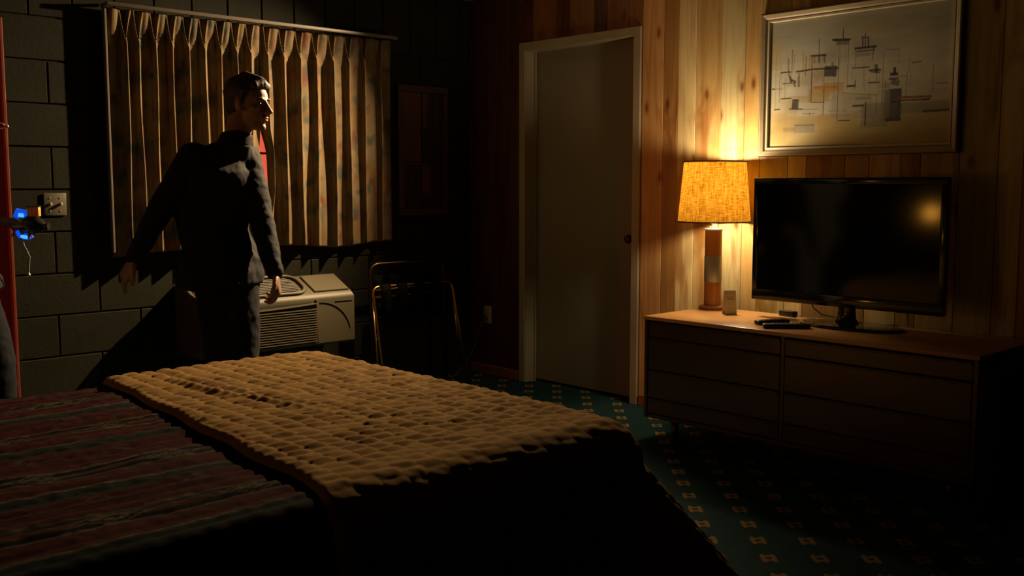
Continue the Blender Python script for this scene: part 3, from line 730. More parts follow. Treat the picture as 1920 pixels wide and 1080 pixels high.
tube(bm, [(LX+.03, LY, 1.06), (LX+.055, LY, 1.15), (LX+.05, LY, 1.27), (LX, LY, 1.335), (LX-.05, LY, 1.27), (LX-.055, LY, 1.15), (LX-.03, LY, 1.06)], .002, 6)
rel(from_bm('harp', bm, MAT['brass'], smooth=True), lp)
for z_, e_ in ((1.312, 17), (1.13, 12)):          # the two bulbs of the lamp
    rel(light('bulb_light', 'POINT', (LX, LY, z_), e_, (1., .74, .45), shadow_soft_size=.030), lp)

# folded card beside the lamp
CWd = .058; chh = .115
cdn = empty('table_card', 'small folded white tent card standing beside the lamp base', 'card', (4.045, 2.80, LZ))
n1, n2 = 110, 60
Uc, Vc = np.meshgrid(np.linspace(0, 1, n2), np.linspace(0, 1, n1))
ci = np.ones((n1, n2, 3))*np.array([.82,.77,.60])
def crect(u0, u1, v0, v1, c, a=1.):
    m = ((Uc > u0) & (Uc < u1) & (Vc > v0) & (Vc < v1))[..., None]*a
    ci[:] = ci*(1-m)+np.array(c)*m
G_ = (.22,.18,.08)
for (u0, u1, v0, v1) in ((.06,.90,.11,.12), (.06,.90,.49,.50), (.06,.075,.11,.50), (.885,.90,.11,.50)): crect(u0, u1, v0, v1, G_, .6)
for k in range(9): crect(.16+k*.05, .19+k*.05, .22+.01*(k % 3), .25, G_, .8)
for k in range(6): crect(.22+k*.07, .27+k*.07, .31, .37, G_, .9)
crect(.68, .74, .20, .38, (.65,.13,.04), .9); crect(.62, .80, .36, .39, (.65,.13,.04), .9)
for v, a, b_ in ((.555,.30,.62), (.62,.12,.42), (.67,.58,.74), (.73,.20,.70), (.80,.15,.60), (.86,.25,.70), (.91,.22,.75)):
    u = a
    while u < b_:
        l = random.uniform(.03, .07); crect(u, u+l, v, v+.014, G_, .6); u += l+.025
rr = Vector((.80, -.60, 0)); ff = Vector((.60, .80, 0)); c0 = Vector((4.045, 2.80, LZ+.0005))
def card_face(sgn):
    P = np.zeros((n1, n2, 3))
    for i in range(n1):
        for j in range(n2):
            u, v = j/(n2-1), i/(n1-1)
            p = c0+rr*((u-.5)*CWd)-ff*(.0235*v*sgn+.0015)+Vector((0, 0, chh*(1-v))); P[i, j] = p
    return P
rel(grid_mesh('front_leaf', card_face(1), MAT['print'], None, ci, False), cdn)
bk = grid_mesh('back_leaf', card_face(-1), MAT['print'], None, np.ones((n1, n2, 3))*np.array([.82,.77,.60]), False); rel(bk, cdn)
for o in cdn.children:
    md = o.modifiers.new('t', 'SOLIDIFY'); md.thickness = .0006; md.offset = 1

# ================================================================== TELEVISION
TX, TY0, TY1, TZ0, TZ1 = 4.085, 1.792, 2.706, .700, 1.268
tv = empty('television', 'black flat-screen television standing on the dresser', 'television', (TX+.02, 2.24, LZ))
bm = bmesh.new(); b_ = .028
for (p, q, r_, s_) in ((TY0, TY1, TZ1-b_, TZ1), (TY0, TY1, TZ0, TZ0+.05), (TY0, TY0+b_, TZ0+.05, TZ1-b_), (TY1-b_, TY1, TZ0+.05, TZ1-b_)): box(bm, TX, TX+.035, p, q, r_, s_, .003, 2)
rel(from_bm('bezel', bm, MAT['blackgloss'], angle=40), tv)
rel(boxo('screen', TX+.006, TX+.012, TY0+b_-.001, TY1-b_+.001, TZ0+.049, TZ1-b_+.001, MAT['screen']), tv)
bm = bmesh.new(); box(bm, TX+.0125, TX+.055, TY0+.02, TY1-.02, TZ0+.02, TZ1-.02, .012, 2); box(bm, TX+.055, TX+.085, TY0+.2, TY1-.2, TZ0+.06, TZ1-.2, .012, 2)
rel(from_bm('back_shell', bm, MAT['black'], angle=40), tv)
bm = bmesh.new(); ring = []
for z, hy, hx in ((LZ+.010, .062, .032), (LZ+.03, .045, .022), (LZ+.06, .042, .020), (LZ+.13, .042, .020)):
    ring.append([bm.verts.new((TX+.035+hx*math.cos(2*PI*k/20), 2.235+hy*math.sin(2*PI*k/20), z)) for k in range(20)])
for A, B in zip(ring, ring[1:]):
    for k in range(20): bm.faces.new((A[k], A[(k+1) % 20], B[(k+1) % 20], B[k]))
bm.faces.new(ring[0][::-1]); bm.faces.new(ring[-1])
rel(from_bm('neck', bm, MAT['blackgloss'], angle=50), tv)
bm = bmesh.new(); ring = []
for z, s in ((LZ+.0005, .97), (LZ+.004, 1.), (LZ+.008, .985), (LZ+.0105, .93)):
    ring.append([bm.verts.new((TX-.015+.135*s*math.cos(2*PI*k/48), 2.19+.245*s*math.sin(2*PI*k/48), z)) for k in range(48)])
for A, B in zip(ring, ring[1:]):
    for k in range(48): bm.faces.new((A[k], A[(k+1) % 48], B[(k+1) % 48], B[k]))
bm.faces.new(ring[0][::-1]); bm.faces.new(ring[-1])
rel(from_bm('stand_base', bm, M('dark_glass_base', (.012,.010,.009), .07), angle=60), tv)
# remotes, adaptor, cables
def remote(name, p, ang, ln, wd, label):
    e = empty(name, label, 'remote control', (p[0], p[1], p[2]), 'remote controls on the dresser'); e.rotation_euler = (0, 0, ang)
    bm = bmesh.new(); box(bm, -wd/2, wd/2, -ln/2, ln/2, 0, .018, .005, 3); from_bm('body', bm, MAT['black'], e, angle=40)
    for r_ in range(9):
        for c in (-1, 0, 1):
            bm = bmesh.new(); box(bm, c*wd*.27-.004, c*wd*.27+.004, -ln*.40+r_*ln*.085-.003, -ln*.40+r_*ln*.085+.003, .0175, .0205, .001)
            from_bm('button', bm, MAT['ivory'] if r_ == 8 else MAT['blackgloss'], e)
    return e
remote('remote_control', (3.835, 2.36, LZ+.0005), math.radians(42), .20, .048, 'black remote control lying at the front edge of the dresser')
remote('remote_control', (3.905, 2.475, LZ+.0005), math.radians(64), .16, .04, 'slim dark remote control, farther from the dresser edge, toward the lamp')
e = empty('power_adaptor', 'small black adaptor box on the dresser behind the remotes', 'adaptor', (4.19, 2.57, LZ)); e.rotation_euler = (0, 0, math.radians(-8))
bm = bmesh.new(); box(bm, -.02, .02, -.042, .042, .0005, .026, .005, 2); from_bm('case', bm, MAT['black'], e, angle=40)
bm = bmesh.new(); tube(bm, [(0, -.042, .012), (0, -.07, .008), (.01, -.15, .004), (-.02, -.26, .004), (.0, -.33, .02)], .0028, 6); from_bm('lead', bm, MAT['black'], e, smooth=True)
bm = bmesh.new(); tube(bm, [(TX+.06, 2.44, .735), (4.165, 2.425, .675), (4.18, 2.39, .645), (4.185, 2.30, .636), (4.17, 2.20, .628), (4.2, 2.10, .625), (4.22, 2.0, .63), (TX+.075, 1.98, .735)], .003, 6)
tag(from_bm('signal_cable', bm, MAT['black'], smooth=True), 'thin black cable drooping from the back of the television', 'cable')

bm = bmesh.new(); lathe(bm, 4.17, 4.27, [(.055, ZC-.004), (.055, ZC-.0005)], 28)  # plate added so the bare film light has a mount
tag(from_bm('added_spot_plate', bm, MAT['cream'], angle=40), 'small round plate added on the ceiling above the unseen film light, in front of the inner door', 'added plate')
# ================================================================== ARMCHAIR at the right edge
ch = empty('armchair', 'black upholstered armchair in deep shadow right of the dresser', 'armchair', (3.9, 1.02, 0))
for name, a in (('seat', (3.58, 4.12, .74, 1.30, .12, .44)), ('armrest', (3.55, 4.2, 1.305, 1.43, .05, .60)), ('armrest', (3.55, 4.2, .61, .735, .05, .60)), ('backrest', (4.12, 4.30, .74, 1.30, .12, .74))):
    rel(boxo(name, *a, MAT['blackcloth'], bev=.045, seg=4), ch)
for x in (3.62, 4.12):
    for y in (.68, 1.36):
        rel(boxo('leg', x-.02, x+.02, y-.02, y+.02, 0, .055, MAT['dbody'], bev=.003), ch)

# ================================================================== BED
BX1, BY0, BY1, BZ = 2.10, 1.765, 3.315, .575
bed = empty('bed', 'wide bed under a striped bedspread and a tan quilt', 'bed', (1.05, 2.54, 0))
rel(boxo('mattress', .02, BX1-.05, BY0+.045, BY1-.045, .33, BZ-.01, MAT['mattress'], bev=.05, seg=4), bed)
rel(boxo('box_spring', .02, BX1-.06, BY0+.05, BY1-.05, .15, .328, MAT['mattress'], bev=.02, seg=2), bed)
for x in (.1, BX1-.2):
    for y in (BY0+.12, BY1-.12): rel(boxo('leg', x-.02, x+.02, y-.02, y+.02, 0, .152, MAT['legmetal']), bed)

def drape(u, v, top, ue, vn, vf, R_=.055, corner=.85, side=.12):
    """cloth coords (u along X, v along Y) -> 3-D: falls over the foot (u>ue), near side (v<vn) and far side (v>vf)"""
    a = np.maximum(0, u-ue); b_ = np.maximum(0, vn-v)
    Lr = np.maximum(1e-6, (a**3+b_**3)**(1/3.)); dn = np.maximum(1e-6, np.sqrt(a*a+b_*b_))
    ca, cb = a/dn, b_/dn
    cr = np.clip(2*ca*cb, 0, 1)
    fl = side+(corner-side)*cr**1.5
    th = np.clip(Lr/R_, 0, PI/2); ext = np.maximum(0, Lr-R_*PI/2)
    out = R_*np.sin(th)+ext*fl/np.sqrt(1+fl*fl); dz = R_*(1-np.cos(th))+ext/np.sqrt(1+fl*fl)
    has = (Lr > 1e-5)
    X_ = np.where(a > 0, ue, u)+np.where(has, ca*out, 0); Y_ = np.where(b_ > 0, vn, v)-np.where(has, cb*out, 0)
    Z_ = top-np.where(has, dz, 0)
    c = np.maximum(0, v-vf); th = np.clip(c/R_, 0, PI/2); ext = np.maximum(0, c-R_*PI/2)
    Y_ = np.where(c > 0, vf+R_*np.sin(th)+ext*side, Y_); Z_ = Z_-np.where(c > 0, R_*(1-np.cos(th))+ext, 0)
    return X_, Y_, Z_
def surf_normals(P):
    du = np.gradient(P, axis=1); dv = np.gradient(P, axis=0); n = np.cross(du, dv); n /= np.linalg.norm(n, axis=-1, keepdims=True)+1e-9
    return n
# striped bedspread
us = np.linspace(.0, 1.62, 250); vs_ = np.linspace(BY0-.42, BY1+.35, 360)
Uu, Vv = np.meshgrid(us, vs_)
wv = (vnoise(Uu*3.1, Vv*5, 31)-.5)*.035+(vnoise(Uu*9, Vv*11, 32)-.5)*.012
X_, Y_, Z_ = drape(Uu, Vv, BZ+.010, BX1-.055, BY0+.02, BY1-.02, .05)
P = np.stack([X_, Y_, Z_], -1); N = surf_normals(P)
hgt = .010*(vnoise(Uu*6, Vv*9, 33)-.5)+.0045*np.abs(np.sin((Vv+wv)*PI/.062))**.6*(.6+.8*vnoise(Uu*5, Vv*20, 34))+.004*(vnoise(Uu*40, Vv*40, 35)-.5)
P = P+N*(hgt-.004)[..., None]*np.sign(N[..., 2:3]*0+1)
s = (Vv+wv-3.30)/.385; s = s-np.floor(s)
BU, TE, TN, BKc, RU = np.array([.20,.05,.045]), np.array([.060,.085,.070]), np.array([.34,.27,.17]), np.array([.022,.024,.028]), np.array([.23,.095,.055])
colr = np.zeros(P.shape)
bands = [(0,.16,TE), (.16,.185,TN), (.185,.40,BU), (.40,.425,TN), (.425,.47,BKc), (.47,.545,RU), (.545,.59,BKc), (.59,.615,TN), (.615,.80,BU), (.80,.82,BKc), (.82,1.0,BU)]
for a, b_, c in bands: colr[(s >= a) & (s < b_)] = c
# medallions in the middle band
uu = (Uu+wv*1.2)/.30; mu = np.abs(uu-np.floor(uu)-.5)*2; ms = np.abs(s-.507)/.085
dd = mu*1.9+ms*.9
for lo_, hi_, c in ((.0,.30,BKc), (.30,.62,TN), (.62,.85,BKc), (.85,1.05,TN)):
    colr[(dd >= lo_) & (dd < hi_) & (s > .425) & (s < .59)] = c
uu = (Uu-wv)/.22; mu = np.abs(uu-np.floor(uu)-.5)*2; ms = np.abs(s-.91)/.06; dd = mu*2.6+ms*.8
colr[(dd > .5) & (dd < .8) & (s > .84) & (s < .98)] = TN*.7
colr *= .135*(.65+.7*vnoise(Uu*130, Vv*60, 36))[..., None]*(.85+.3*vnoise(Uu*8, Vv*30, 37))[..., None]
o = grid_mesh('bedspread', P, MAT['bedspread'], None, colr, True); md = o.modifiers.new('t', 'SOLIDIFY'); md.thickness = .006; md.offset = -1
tag(o, 'burgundy and green striped woven bedspread covering the bed, left of the tan quilt', 'bedspread')
# tan quilt across the foot of the bed
nu, nv = 330, 560
tu = np.linspace(0, 1, nu); vs_ = np.linspace(BY0-.62, BY1+.004, nv)
Tt, Vv = np.meshgrid(tu, vs_)
ul = np.interp(vs_, [BY0-.6, 1.65, 1.87, 2.13, 2.75, 3.0, BY1+.004], [1.08, 1.105, 1.135, 1.155, 1.215, 1.235, 1.262])[:, None]
ul = ul+.006*np.sin(vs_*17)[:, None]
Uu = ul+(BX1+.50-ul)*Tt
far = np.clip((Vv-(BY1-.05))/.05, 0, 1)
X_, Y_, Z_ = drape(Uu, Vv, BZ+.034, BX1-.085, BY0+.05, BY1+1, .125)
Z_ = Z_-.006*far**2
P = np.stack([X_, Y_, Z_], -1); N = surf_normals(P)
pu, pv = .060, .047
q = (Uu+.018*(vnoise(Uu*9, Vv*9, 47)-.5))/pu; row = np.floor(q); fu = q-row
p_ = Vv/pv+.5*(row % 2)+.35*(vnoise(row*.7, Vv*3, 41)-.5); fv = p_-np.floor(p_)
puff = (np.sin(PI*fu)**.45)*(np.sin(PI*fv)**.7)*(.55+.45*np.cos(PI*(fv-.62)))
cell = vnoise(row*3.3, np.floor(p_)*1.7, 42)
hgt = .0078*puff*(.5+1.0*cell)*(.35+.65*np.clip((Vv-BY0-.02)/.22, 0, 1))
# long creases across the quilt
def crease(v0, amp, w_, sl=0.): return amp*np.exp(-((Vv-v0-sl*(Uu-1.6)-.03*np.sin(Uu*7+v0*9))/w_)**2)
hgt += .006*(vnoise(Uu*4, Vv*4, 43)-.5)
line = (Uu-1.42)-(3.0-Vv)*.10-.02*np.sin(Vv*6)                # a ruck running toward the camera
hgt += .007*np.exp(-(line/.018)**2)*np.clip((Vv-2.0)*2, 0, 1)*np.clip((3.2-Vv)*4, 0, 1)-.005*np.exp(-((line-.035)/.02)**2)*np.clip((Vv-2.0)*2, 0, 1)
hgt += .0035*(vnoise(Uu*38, Vv*52, 44)-.5)
edge = np.clip((Uu-ul)/.02, 0, 1)
hgt = hgt*np.clip((Uu-ul-.005)/.03, 0, 1)-.016*(1-edge)**2
P = P+N*hgt[..., None]
o = grid_mesh('quilt', P, MAT['blanket'], None, None, True); md = o.modifiers.new('t', 'SOLIDIFY'); md.thickness = .014; md.offset = -1
tag(o, 'tan puffy textured quilt spread across the foot of the bed', 'quilt')

# ================================================================== BEDSIDE LIGHT out of frame (seen reflected in the screen)
ns = empty('nightstand', 'dark wooden nightstand beside the head of the bed', 'nightstand', (-.62, 4.0, 0))
rel(boxo('body', -.85, -.40, 3.80, 4.25, .12, .55, MAT['dbody'], bev=.005), ns); rel(boxo('top', -.87, -.38, 3.78, 4.27, .55, .57, MAT['dbody'], bev=.004), ns)
for x in (-.82, -.43):
    for y in (3.83, 4.22): rel(boxo('leg', x-.02, x+.02, y-.02, y+.02, 0, .121, MAT['dbody']), ns)
gl = empty('globe_lamp', 'small globe lamp glowing on the nightstand', 'lamp', (-.62, 4.0, .57))
bm = bmesh.new(); lathe(bm, -.62, 4.0, [(.07, .5705), (.07, .585), (.015, .60), (.012, .90), (.03, .92)], 24); rel(from_bm('stem', bm, MAT['brass'], angle=40), gl)
bm = bmesh.new(); bmesh.ops.create_uvsphere(bm, u_segments=24, v_segments=14, radius=.062, matrix=Matrix.Translation((-.62, 4.0, .985))); rel(from_bm('glass_globe', bm, MAT['globe'], smooth=True), gl)

# ================================================================== PEOPLE
def ell(bm, c, r, axes=None, n=16):
    m = Matrix.Translation(Vector(c))
    if axes is not None:
        R3 = Matrix((axes[0], axes[1], axes[2])).transposed(); m = m @ R3.to_4x4()
    bmesh.ops.create_uvsphere(bm, u_segments=n, v_segments=n//2+2, radius=1, matrix=m @ Matrix.Diagonal((*r, 1)))
def loft(bm, secs, n=20):
    """secs: (centre, side axis, half width, fwd axis, half depth)"""
    rings = []
    for c, sa, hw, fa, hd in secs:
        rings.append([bm.verts.new(Vector(c)+Vector(sa)*(hw*math.cos(2*PI*k/n))+Vector(fa)*(hd*math.sin(2*PI*k/n))) for k in range(n)])
    for A, B in zip(rings, rings[1:]):
        for k in range(n): bm.faces.new((A[k], A[(k+1) % n], B[(k+1) % n], B[k]))
    bm.faces.new(rings[0][::-1]); bm.faces.new(rings[-1])
def limb(bm, pts, rad, n=14):
    tube(bm, pts, rad, n); ell(bm, pts[0], (rad[0],)*3, n=n); ell(bm, pts[-1], (rad[-1],)*3, n=n)
def sub(pts, rad, k=4):      # smooth a joint chain
    P_ = [Vector(p) for p in pts]; out, ro = [], []
    for i in range(len(P_)-1):
        a = P_[max(i-1, 0)]; b_ = P_[i]; c = P_[i+1]; d = P_[min(i+2, len(P_)-1)]
        for j in range(k):
            t = j/k
            out.append(.5*((2*b_)+(c-a)*t+(2*a-5*b_+4*c-d)*t*t+(3*b_-a-3*c+d)*t**3)); ro.append(rad[i]*(1-t)+rad[i+1]*t)
    out.append(P_[-1]); ro.append(rad[-1]); return out, ro
def fuse(name, bm, vox, mat, parent, it=4, fac=.5, wrinkle=0., wsc=.05):
    bmesh.ops.recalc_face_normals(bm, faces=bm.faces)
    me = bpy.data.meshes.new('tmp'); bm.to_mesh(me); bm.free()
    t = bpy.data.objects.new('tmp', me); COL.objects.link(t)
    md = t.modifiers.new('r', 'REMESH'); md.mode = 'VOXEL'; md.voxel_size = vox
    if it: md = t.modifiers.new('s', 'SMOOTH'); md.factor = fac; md.iterations = it
    if wrinkle:
        tx = bpy.data.textures.new('w', 'CLOUDS'); tx.noise_scale = wsc; tx.noise_depth = 2
        md = t.modifiers.new('d', 'DISPLACE'); md.texture = tx; md.strength = wrinkle; md.mid_level = .5; md.texture_coords = 'GLOBAL'
    dg = bpy.context.evaluated_depsgraph_get(); m2 = bpy.data.meshes.new_from_object(t.evaluated_get(dg))
    bpy.data.objects.remove(t); m2.name = name
    o = link(name, m2, mat, None, smooth=True)
    return rel(o, parent) if parent is not None else o
def hand(bm, wr, d, n_, th, curl=.5, side=1):
    """wr wrist, d finger direction, n_ palm-facing direction, th thumb side"""
    wr, d, n_, th = Vector(wr), Vector(d).normalized(), Vector(n_).normalized(), Vector(th).normalized()
    kn = wr+d*.092
    loft(bm, [(wr-d*.02, th, .026, n_, .020), (wr+d*.02, th, .030, n_, .018), (wr+d*.06, th, .041, n_, .016), (kn, th, .042, n_, .014), (kn+d*.008, th, .036, n_, .010)], 16)
    for i, (off, ln) in enumerate(((.030, .072), (.011, .080), (-.009, .074), (-.029, .058))):
        p = kn+th*off-d*.012; ang = 0; pts = [p]; dirn = d.copy()
        for sgl in (.46, .30, .24):
            ang += curl*(.55+.12*i); dirn = (d*math.cos(ang)+n_*math.sin(ang)); p = p+dirn*ln*sgl*1.15; pts.append(p)
        limb(bm, *sub(pts, [.0098, .0092, .0085, .0072], 2), n=10)
    p = wr+d*.028+th*.026; pts = [p, p+th*.022+d*.028+n_*.008, p+th*.026+d*.055+n_*.022, p+th*.020+d*.078+n_*.034]
    limb(bm, *sub(pts, [.014, .0115, .0105, .0085], 2), n=10)
def person(label, J, face, loc, hair=True, full=True, hands=None, shoulder_w=.20):
    root = empty('person', label, 'person', loc)
    V_ = {k: Vector(v) for k, v in J.items()}
    br = (V_['shR']-V_['shL']).normalized(); up = (V_['neck']-V_['pelvis']).normalized(); bf = up.cross(br).normalized()   # body forward
    br = bf.cross(up).normalized()
    hr = (V_['hipR']-V_['hipL']); hr.z = 0; hr.normalize(); hf = Vector((0,0,1)).cross(hr).normalized()
    sm = (V_['shR']+V_['shL'])/2
    hc = V_['head']; fx = Vector(face).normalized(); hz = (Vector((0,0,1))-fx*fx.z).normalized(); fy_ = hz.cross(fx).normalized(); ax = (fx, fy_, hz)
    def H_(a, b_, c): return hc+fx*a+fy_*b_+hz*c
    # ---- skin : one continuous body
    bm = bmesh.new()
    ell(bm, H_(-.012,0,.035), (.094,.073,.083), ax, 24); ell(bm, H_(.028,0,.030), (.062,.060,.062), ax); ell(bm, H_(.030,0,-.035), (.060,.054,.072), ax)
    ell(bm, H_(.070,0,-.098), (.021,.023,.018), ax); ell(bm, H_(.012,0,-.062), (.058,.053,.045), ax); ell(bm, H_(.040,0,-.085), (.045,.040,.028), ax)
    ell(bm, H_(.079,0,.022), (.013,.046,.010), ax)
    for s in (-1, 1):
        ell(bm, H_(.060, s*.040,-.018), (.026,.021,.018), ax); ell(bm, H_(-.002, s*.074,-.004), (.019,.009,.032), ax); ell(bm, H_(.002, s*.070,-.026), (.012,.008,.012), ax)
        ell(bm, H_(.102, s*.011,-.033), (.012,.009,.008), ax, 10); ell(bm, H_(.070, s*.030,.003), (.013,.015,.009), ax, 10)
    tube(bm, [H_(.083,0,.018), H_(.100,0,-.008), H_(.117,0,-.030), H_(.100,0,-.040)], [.009,.010,.013,.010], 12)
    ell(bm, H_(.088,0,-.056), (.013,.023,.007), ax, 12); ell(bm, H_(.085,0,-.069), (.013,.020,.008), ax, 12)
    limb(bm, [V_['neck']-up*.06, V_['neck'], H_(-.025,0,-.045)], [.050,.057,.056], 18)
    loft(bm, [(V_['pelvis']-up*.03, hr,.15,hf,.10), (V_['pelvis']+up*.08, hr,.14,hf,.09), (V_['waist'], br,.13,bf,.085), (V_['chest'], br,.140,bf,.085), (sm-up*.03, br,.115,bf,.055), (V_['neck']-up*.03, br,.05,bf,.05)])
    for s in 'RL':
        limb(bm, *sub([V_['sh'+s], V_['el'+s], V_['wr'+s]], [.036,.034,.024]), n=14)
        limb(bm, *sub([V_['hip'+s], V_['kn'+s], V_['an'+s]], [.078,.052,.036]), n=14)
        a = V_['an'+s]; limb(bm, [a, a+hf*.05-Vector((0,0,.05)), a+hf*.12-Vector((0,0,.07))], [.036,.035,.028])
    for s, (d, n_, th, curl) in (hands or {}).items():
        hand(bm, V_['wr'+s], d, n_, th, curl)
    fuse('body', bm, .0045, MAT['skin'], root, it=3)
    # ---- face bits
    for s in (-1, 1):
        bm = bmesh.new(); ell(bm, H_(.0745, s*.031,.0025), (.0108,.0120,.0088), ax, 12); rel(from_bm('eye', bm, MAT['eye'], smooth=True), root)
        bm = bmesh.new(); ell(bm, H_(.0835, s*.031,.0025), (.0035,.0058,.0055), ax, 10); rel(from_bm('iris', bm, MAT['iris'], smooth=True), root)
        bm = bmesh.new(); limb(bm, [H_(.090, s*.012,.021), H_(.089, s*.030,.026), H_(.076, s*.046,.020)], [.0040,.0048,.0028], 8); rel(from_bm('eyebrow', bm, MAT['hair'], smooth=True), root)
    bm = bmesh.new(); ell(bm, H_(.0905,0,-.0565), (.0120,.0215,.0048), ax, 12); ell(bm, H_(.0880,0,-.0672), (.0122,.0190,.0060), ax, 12); rel(from_bm('lips', bm, MAT['lip'], smooth=True), root)
    # ---- hair
    bm = bmesh.new()
    ell(bm, H_(-.026,0,.050), (.097,.079,.082), ax, 24); ell(bm, H_(-.048,0,.005), (.062,.071,.078), ax, 20)
    limb(bm, [H_(.060,-.045,.080), H_(.066,0,.092), H_(.060,.045,.080)], [.020,.026,.020], 12); limb(bm, [H_(-.02,0,.115), H_(.052,0,.100)], [.030,.026], 14)
    for s in (-1, 1): limb(bm, [H_(.018, s*.064,.055), H_(.012, s*.070,.010)], [.022,.011], 10)
    fuse('hair', bm, .005, MAT['hair'], root, it=2, wrinkle=.003, wsc=.012)
    # ---- trousers
    bm = bmesh.new()
    loft(bm, [(V_['pelvis']+up*.08, hr,.165,hf,.115), (V_['pelvis'], hr,.175,hf,.125), (V_['pelvis']-Vector((0,0,.10)), hr,.165,hf,.115)])
    for s in 'RL':
        a = V_['an'+s]
        limb(bm, *sub([V_['hip'+s], V_['kn'+s], a-Vector((0,0,.02))], [.100,.076,.062]), n=16)
    fuse('trousers', bm, .009, MAT['denim'], root, it=4, wrinkle=.012, wsc=.05)
    for s in 'RL':
        a = V_['an'+s]; bm = bmesh.new(); g = a.copy(); g.z = .032
        limb(bm, [g-hf*.05, g+hf*.02, g+hf*.16], [.032,.040,.031], 14); limb(bm, [g+Vector((0,0,.01)), Vector((a.x, a.y, .12))], [.042,.040], 14)
        so = fuse('shoe', bm, .006, MAT['shoe'], root, it=2)
    # ---- jacket with collar, sleeves and cuffs
    bm = bmesh.new()
    loft(bm, [(V_['hem'], hr,.205,hf,.145), (V_['hem']+up*.05, hr,.198,hf,.140), (V_['pelvis']+up*.07, br,.180,bf,.128), (V_['waist'], br,.168,bf,.115), (V_['chest']-up*.06, br,.180,bf,.122), (V_['chest']+up*.02, br,.186,bf,.120), (sm, br,.165,bf,.095), (V_['neck']-up*.025, br,.075,bf,.072)], 28)
    for s in 'RL':
        w_ = V_['wr'+s]; e_ = V_['el'+s]
        limb(bm, *sub([V_['sh'+s], (V_['sh'+s]+e_)/2, e_, (e_+w_)/2, w_-(w_-e_).normalized()*.005], [.075,.066,.056,.048,.039], 5), n=16)
    jk = fuse('jacket', bm, .008, MAT['jacket'], root, it=5, wrinkle=.014, wsc=.05)
    bm = bmesh.new(); n_ = 28; A = []; cu = (H_(-.02,0,-.03)-V_['neck']).normalized()
    for (r_, z) in ((.074, -.035), (.073, .0), (.070, .012), (.064, .017), (.060, .0), (.060, -.03)):
        A.append([bm.verts.new(V_['neck']+cu*(z+.012*math.cos(2*PI*k/n_-PI/2)*-1)+br*(r_*1.02*math.cos(2*PI*k/n_))+bf*(r_*.95*math.sin(2*PI*k/n_))) for k in range(n_)])
    for a, b_ in zip(A, A[1:]):
        for k in range(n_): bm.faces.new((a[k], a[(k+1) % n_], b_[(k+1) % n_], b_[k]))
    rel(from_bm('collar', bm, MAT['jacket'], smooth=True), root)
    return root
RV, FV = Vector((.730, -.683, 0)), Vector((.683, .730, 0))     # right / away, for aiming limbs only
person('man in a dark jacket walking past the window, head turned right', dict(
    head=(2.262,4.128,1.592), neck=(2.212,4.154,1.442), chest=(2.143,4.195,1.275), waist=(2.108,4.200,1.063), pelvis=(2.120,4.165,.875), hem=(2.112,4.150,.800),
    shR=(2.268,4.190,1.345), shL=(2.035,4.205,1.348), elR=(2.280,4.069,1.081), wrR=(2.256,3.925,.858), elL=(1.890,4.233,1.133), wrL=(1.772,4.250,.925),
    hipR=(2.190,4.140,.823), hipL=(2.085,4.135,.832), knR=(2.175,4.085,.470), knL=(2.075,4.080,.470), anR=(2.180,4.140,.095), anL=(2.040,4.030,.095)),
    RV*.93-FV*.36+Vector((0,0,-.06)), (2.12, 4.12, 0),
    hands=dict(R=(RV*.22-FV*.25+Vector((0,0,-1)), -RV*1.0+FV*.1, -FV+RV*.2, .75), L=(-RV*.45+Vector((0,0,-.8))-FV*.1, FV*.8+RV*.5, RV*.5-FV*.6+Vector((0,0,-.4)), .45)))
person('dark-clothed person at the left edge by the entrance, almost wholly cut off', dict(
    head=(1.067,4.756,1.62), neck=(1.092,4.746,1.46), chest=(1.107,4.726,1.28), waist=(1.127,4.706,1.08), pelvis=(1.137,4.696,0.89), hem=(1.183,4.653,0.8),
    shR=(0.977,4.576,1.37), shL=(1.237,4.856,1.37), elR=(.86,4.50,1.10), wrR=(.93,4.42,.88), elL=(1.307,4.820,1.12), wrL=(1.335,4.665,1.085),
    hipR=(1.077,4.636,0.84), hipL=(1.238,4.708,0.84), knR=(1.107,4.576,0.48), knL=(1.323,4.658,0.48), anR=(1.077,4.586,0.095), anL=(1.323,4.698,0.095)),
    Vector((.8,-.5,-.1)), (1.08, 4.72, 0),
    hands=dict(R=(Vector((.9,-.3,0)), Vector((0,.5,-.8)), Vector((.2,.6,.5)), .5), L=(Vector((.9,-.35,-.1)), Vector((.1,-.3,-.9)), Vector((.4,-.8,.2)), .9)))

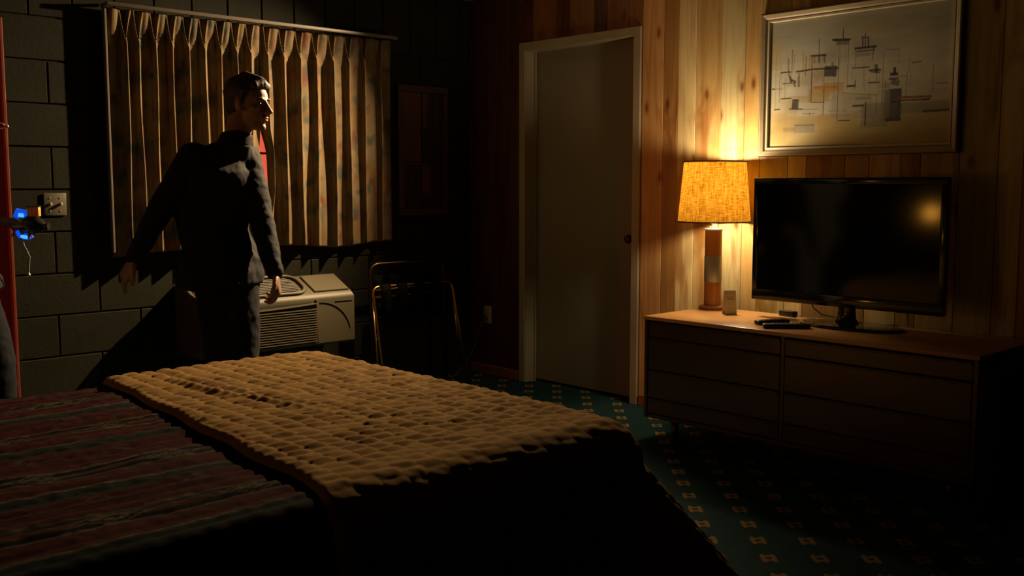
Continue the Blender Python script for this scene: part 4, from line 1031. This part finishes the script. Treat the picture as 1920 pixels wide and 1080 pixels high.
# ================================================================== BLUE-LIT GADGET in the second person's hand
gx = Vector((1.462, 4.605, 1.068)); GR_, GU = RV, Vector((0,0,1)); GF = -FV
gd = empty('handheld_gadget', 'small black handheld gadget glowing blue with brass fins at the left edge', 'gadget', gx)
def gb(name, r0, r1, u0, u1, f0, f1, mat, bev=.002):
    bm = bmesh.new(); box(bm, r0, r1, f0, f1, u0, u1, bev, 2)
    for v in bm.verts: v.co = GR_*v.co.x+GF*v.co.y+Vector((0,0,v.co.z))
    return from_bm(name, bm, mat, gd, angle=40)
def gt(name, pts, r, mat, n=14):
    bm = bmesh.new(); tube(bm, [GR_*a+GF*c+Vector((0,0,b_)) for a, b_, c in pts], r, n); return from_bm(name, bm, mat, gd, angle=50)
k = .00232            # metres per picture pixel at this distance
gt('barrel', [(-.022,.0,0), (.036,.0,0), (.050,-.006,0), (.066,-.010,0)], [.034,.036,.030,.022], MAT['black'], 20)
gt('nozzle', [(.062,-.010,0), (.088,-.010,0)], [.017,.016], MAT['black'])
gt('grip', [(-.10,.002,-.01), (-.02,.002,0)], .014, MAT['black'])
for q in range(4): gb('fin', .002+q*.0145, .009+q*.0145, .034, .078, -.012, .012, MAT['fin'], .001)
gb('fin_plate', -.002, .056, .074, .079, -.013, .013, MAT['black'], .001)
gt('light_tube', [(-.052,.030,0), (-.040,.052,0), (-.004,.046,0)], [.012,.017,.015], MAT['blue'])
gt('light_tube', [(-.050,-.030,0), (-.034,-.050,0), (.0,-.054,0), (.018,-.050,0)], [.009,.014,.014,.008], MAT['blue'])
gt('light_core', [(-.030,.040,.015), (-.010,.038,.015)], .0085, MAT['bluehot'])
gt('light_core', [(-.026,-.052,.012), (.004,-.056,.012)], .0075, MAT['bluehot'])
gb('display', -.030, -.006, -.002, .018, .034, .042, MAT['porcelain'])
gb('bracket', -.052, -.004, -.012, -.004, .030, .038, MAT['steel'])
bm = bmesh.new(); pts = [(-.022,-.092,.004), (-.010,-.112,.006), (.0,-.140,.004), (-.006,-.175,.0), (-.010,-.218,.0)]
pv = [[bm.verts.new(GR_*(a+s*.005)+GF*c+Vector((0,0,b_))) for s in (-1, 1)] for a, b_, c in [(-.03,-.055,.0)]+pts]
for A, B in zip(pv, pv[1:]): bm.faces.new((A[0], A[1], B[1], B[0]))
o = from_bm('wrist_strap', bm, M('grey_strap', (.30,.28,.27), .5), gd); md = o.modifiers.new('t', 'SOLIDIFY'); md.thickness = .0025
gt('strap_clip', [(-.010,-.212,0), (-.006,-.222,0)], .007, MAT['steel'])
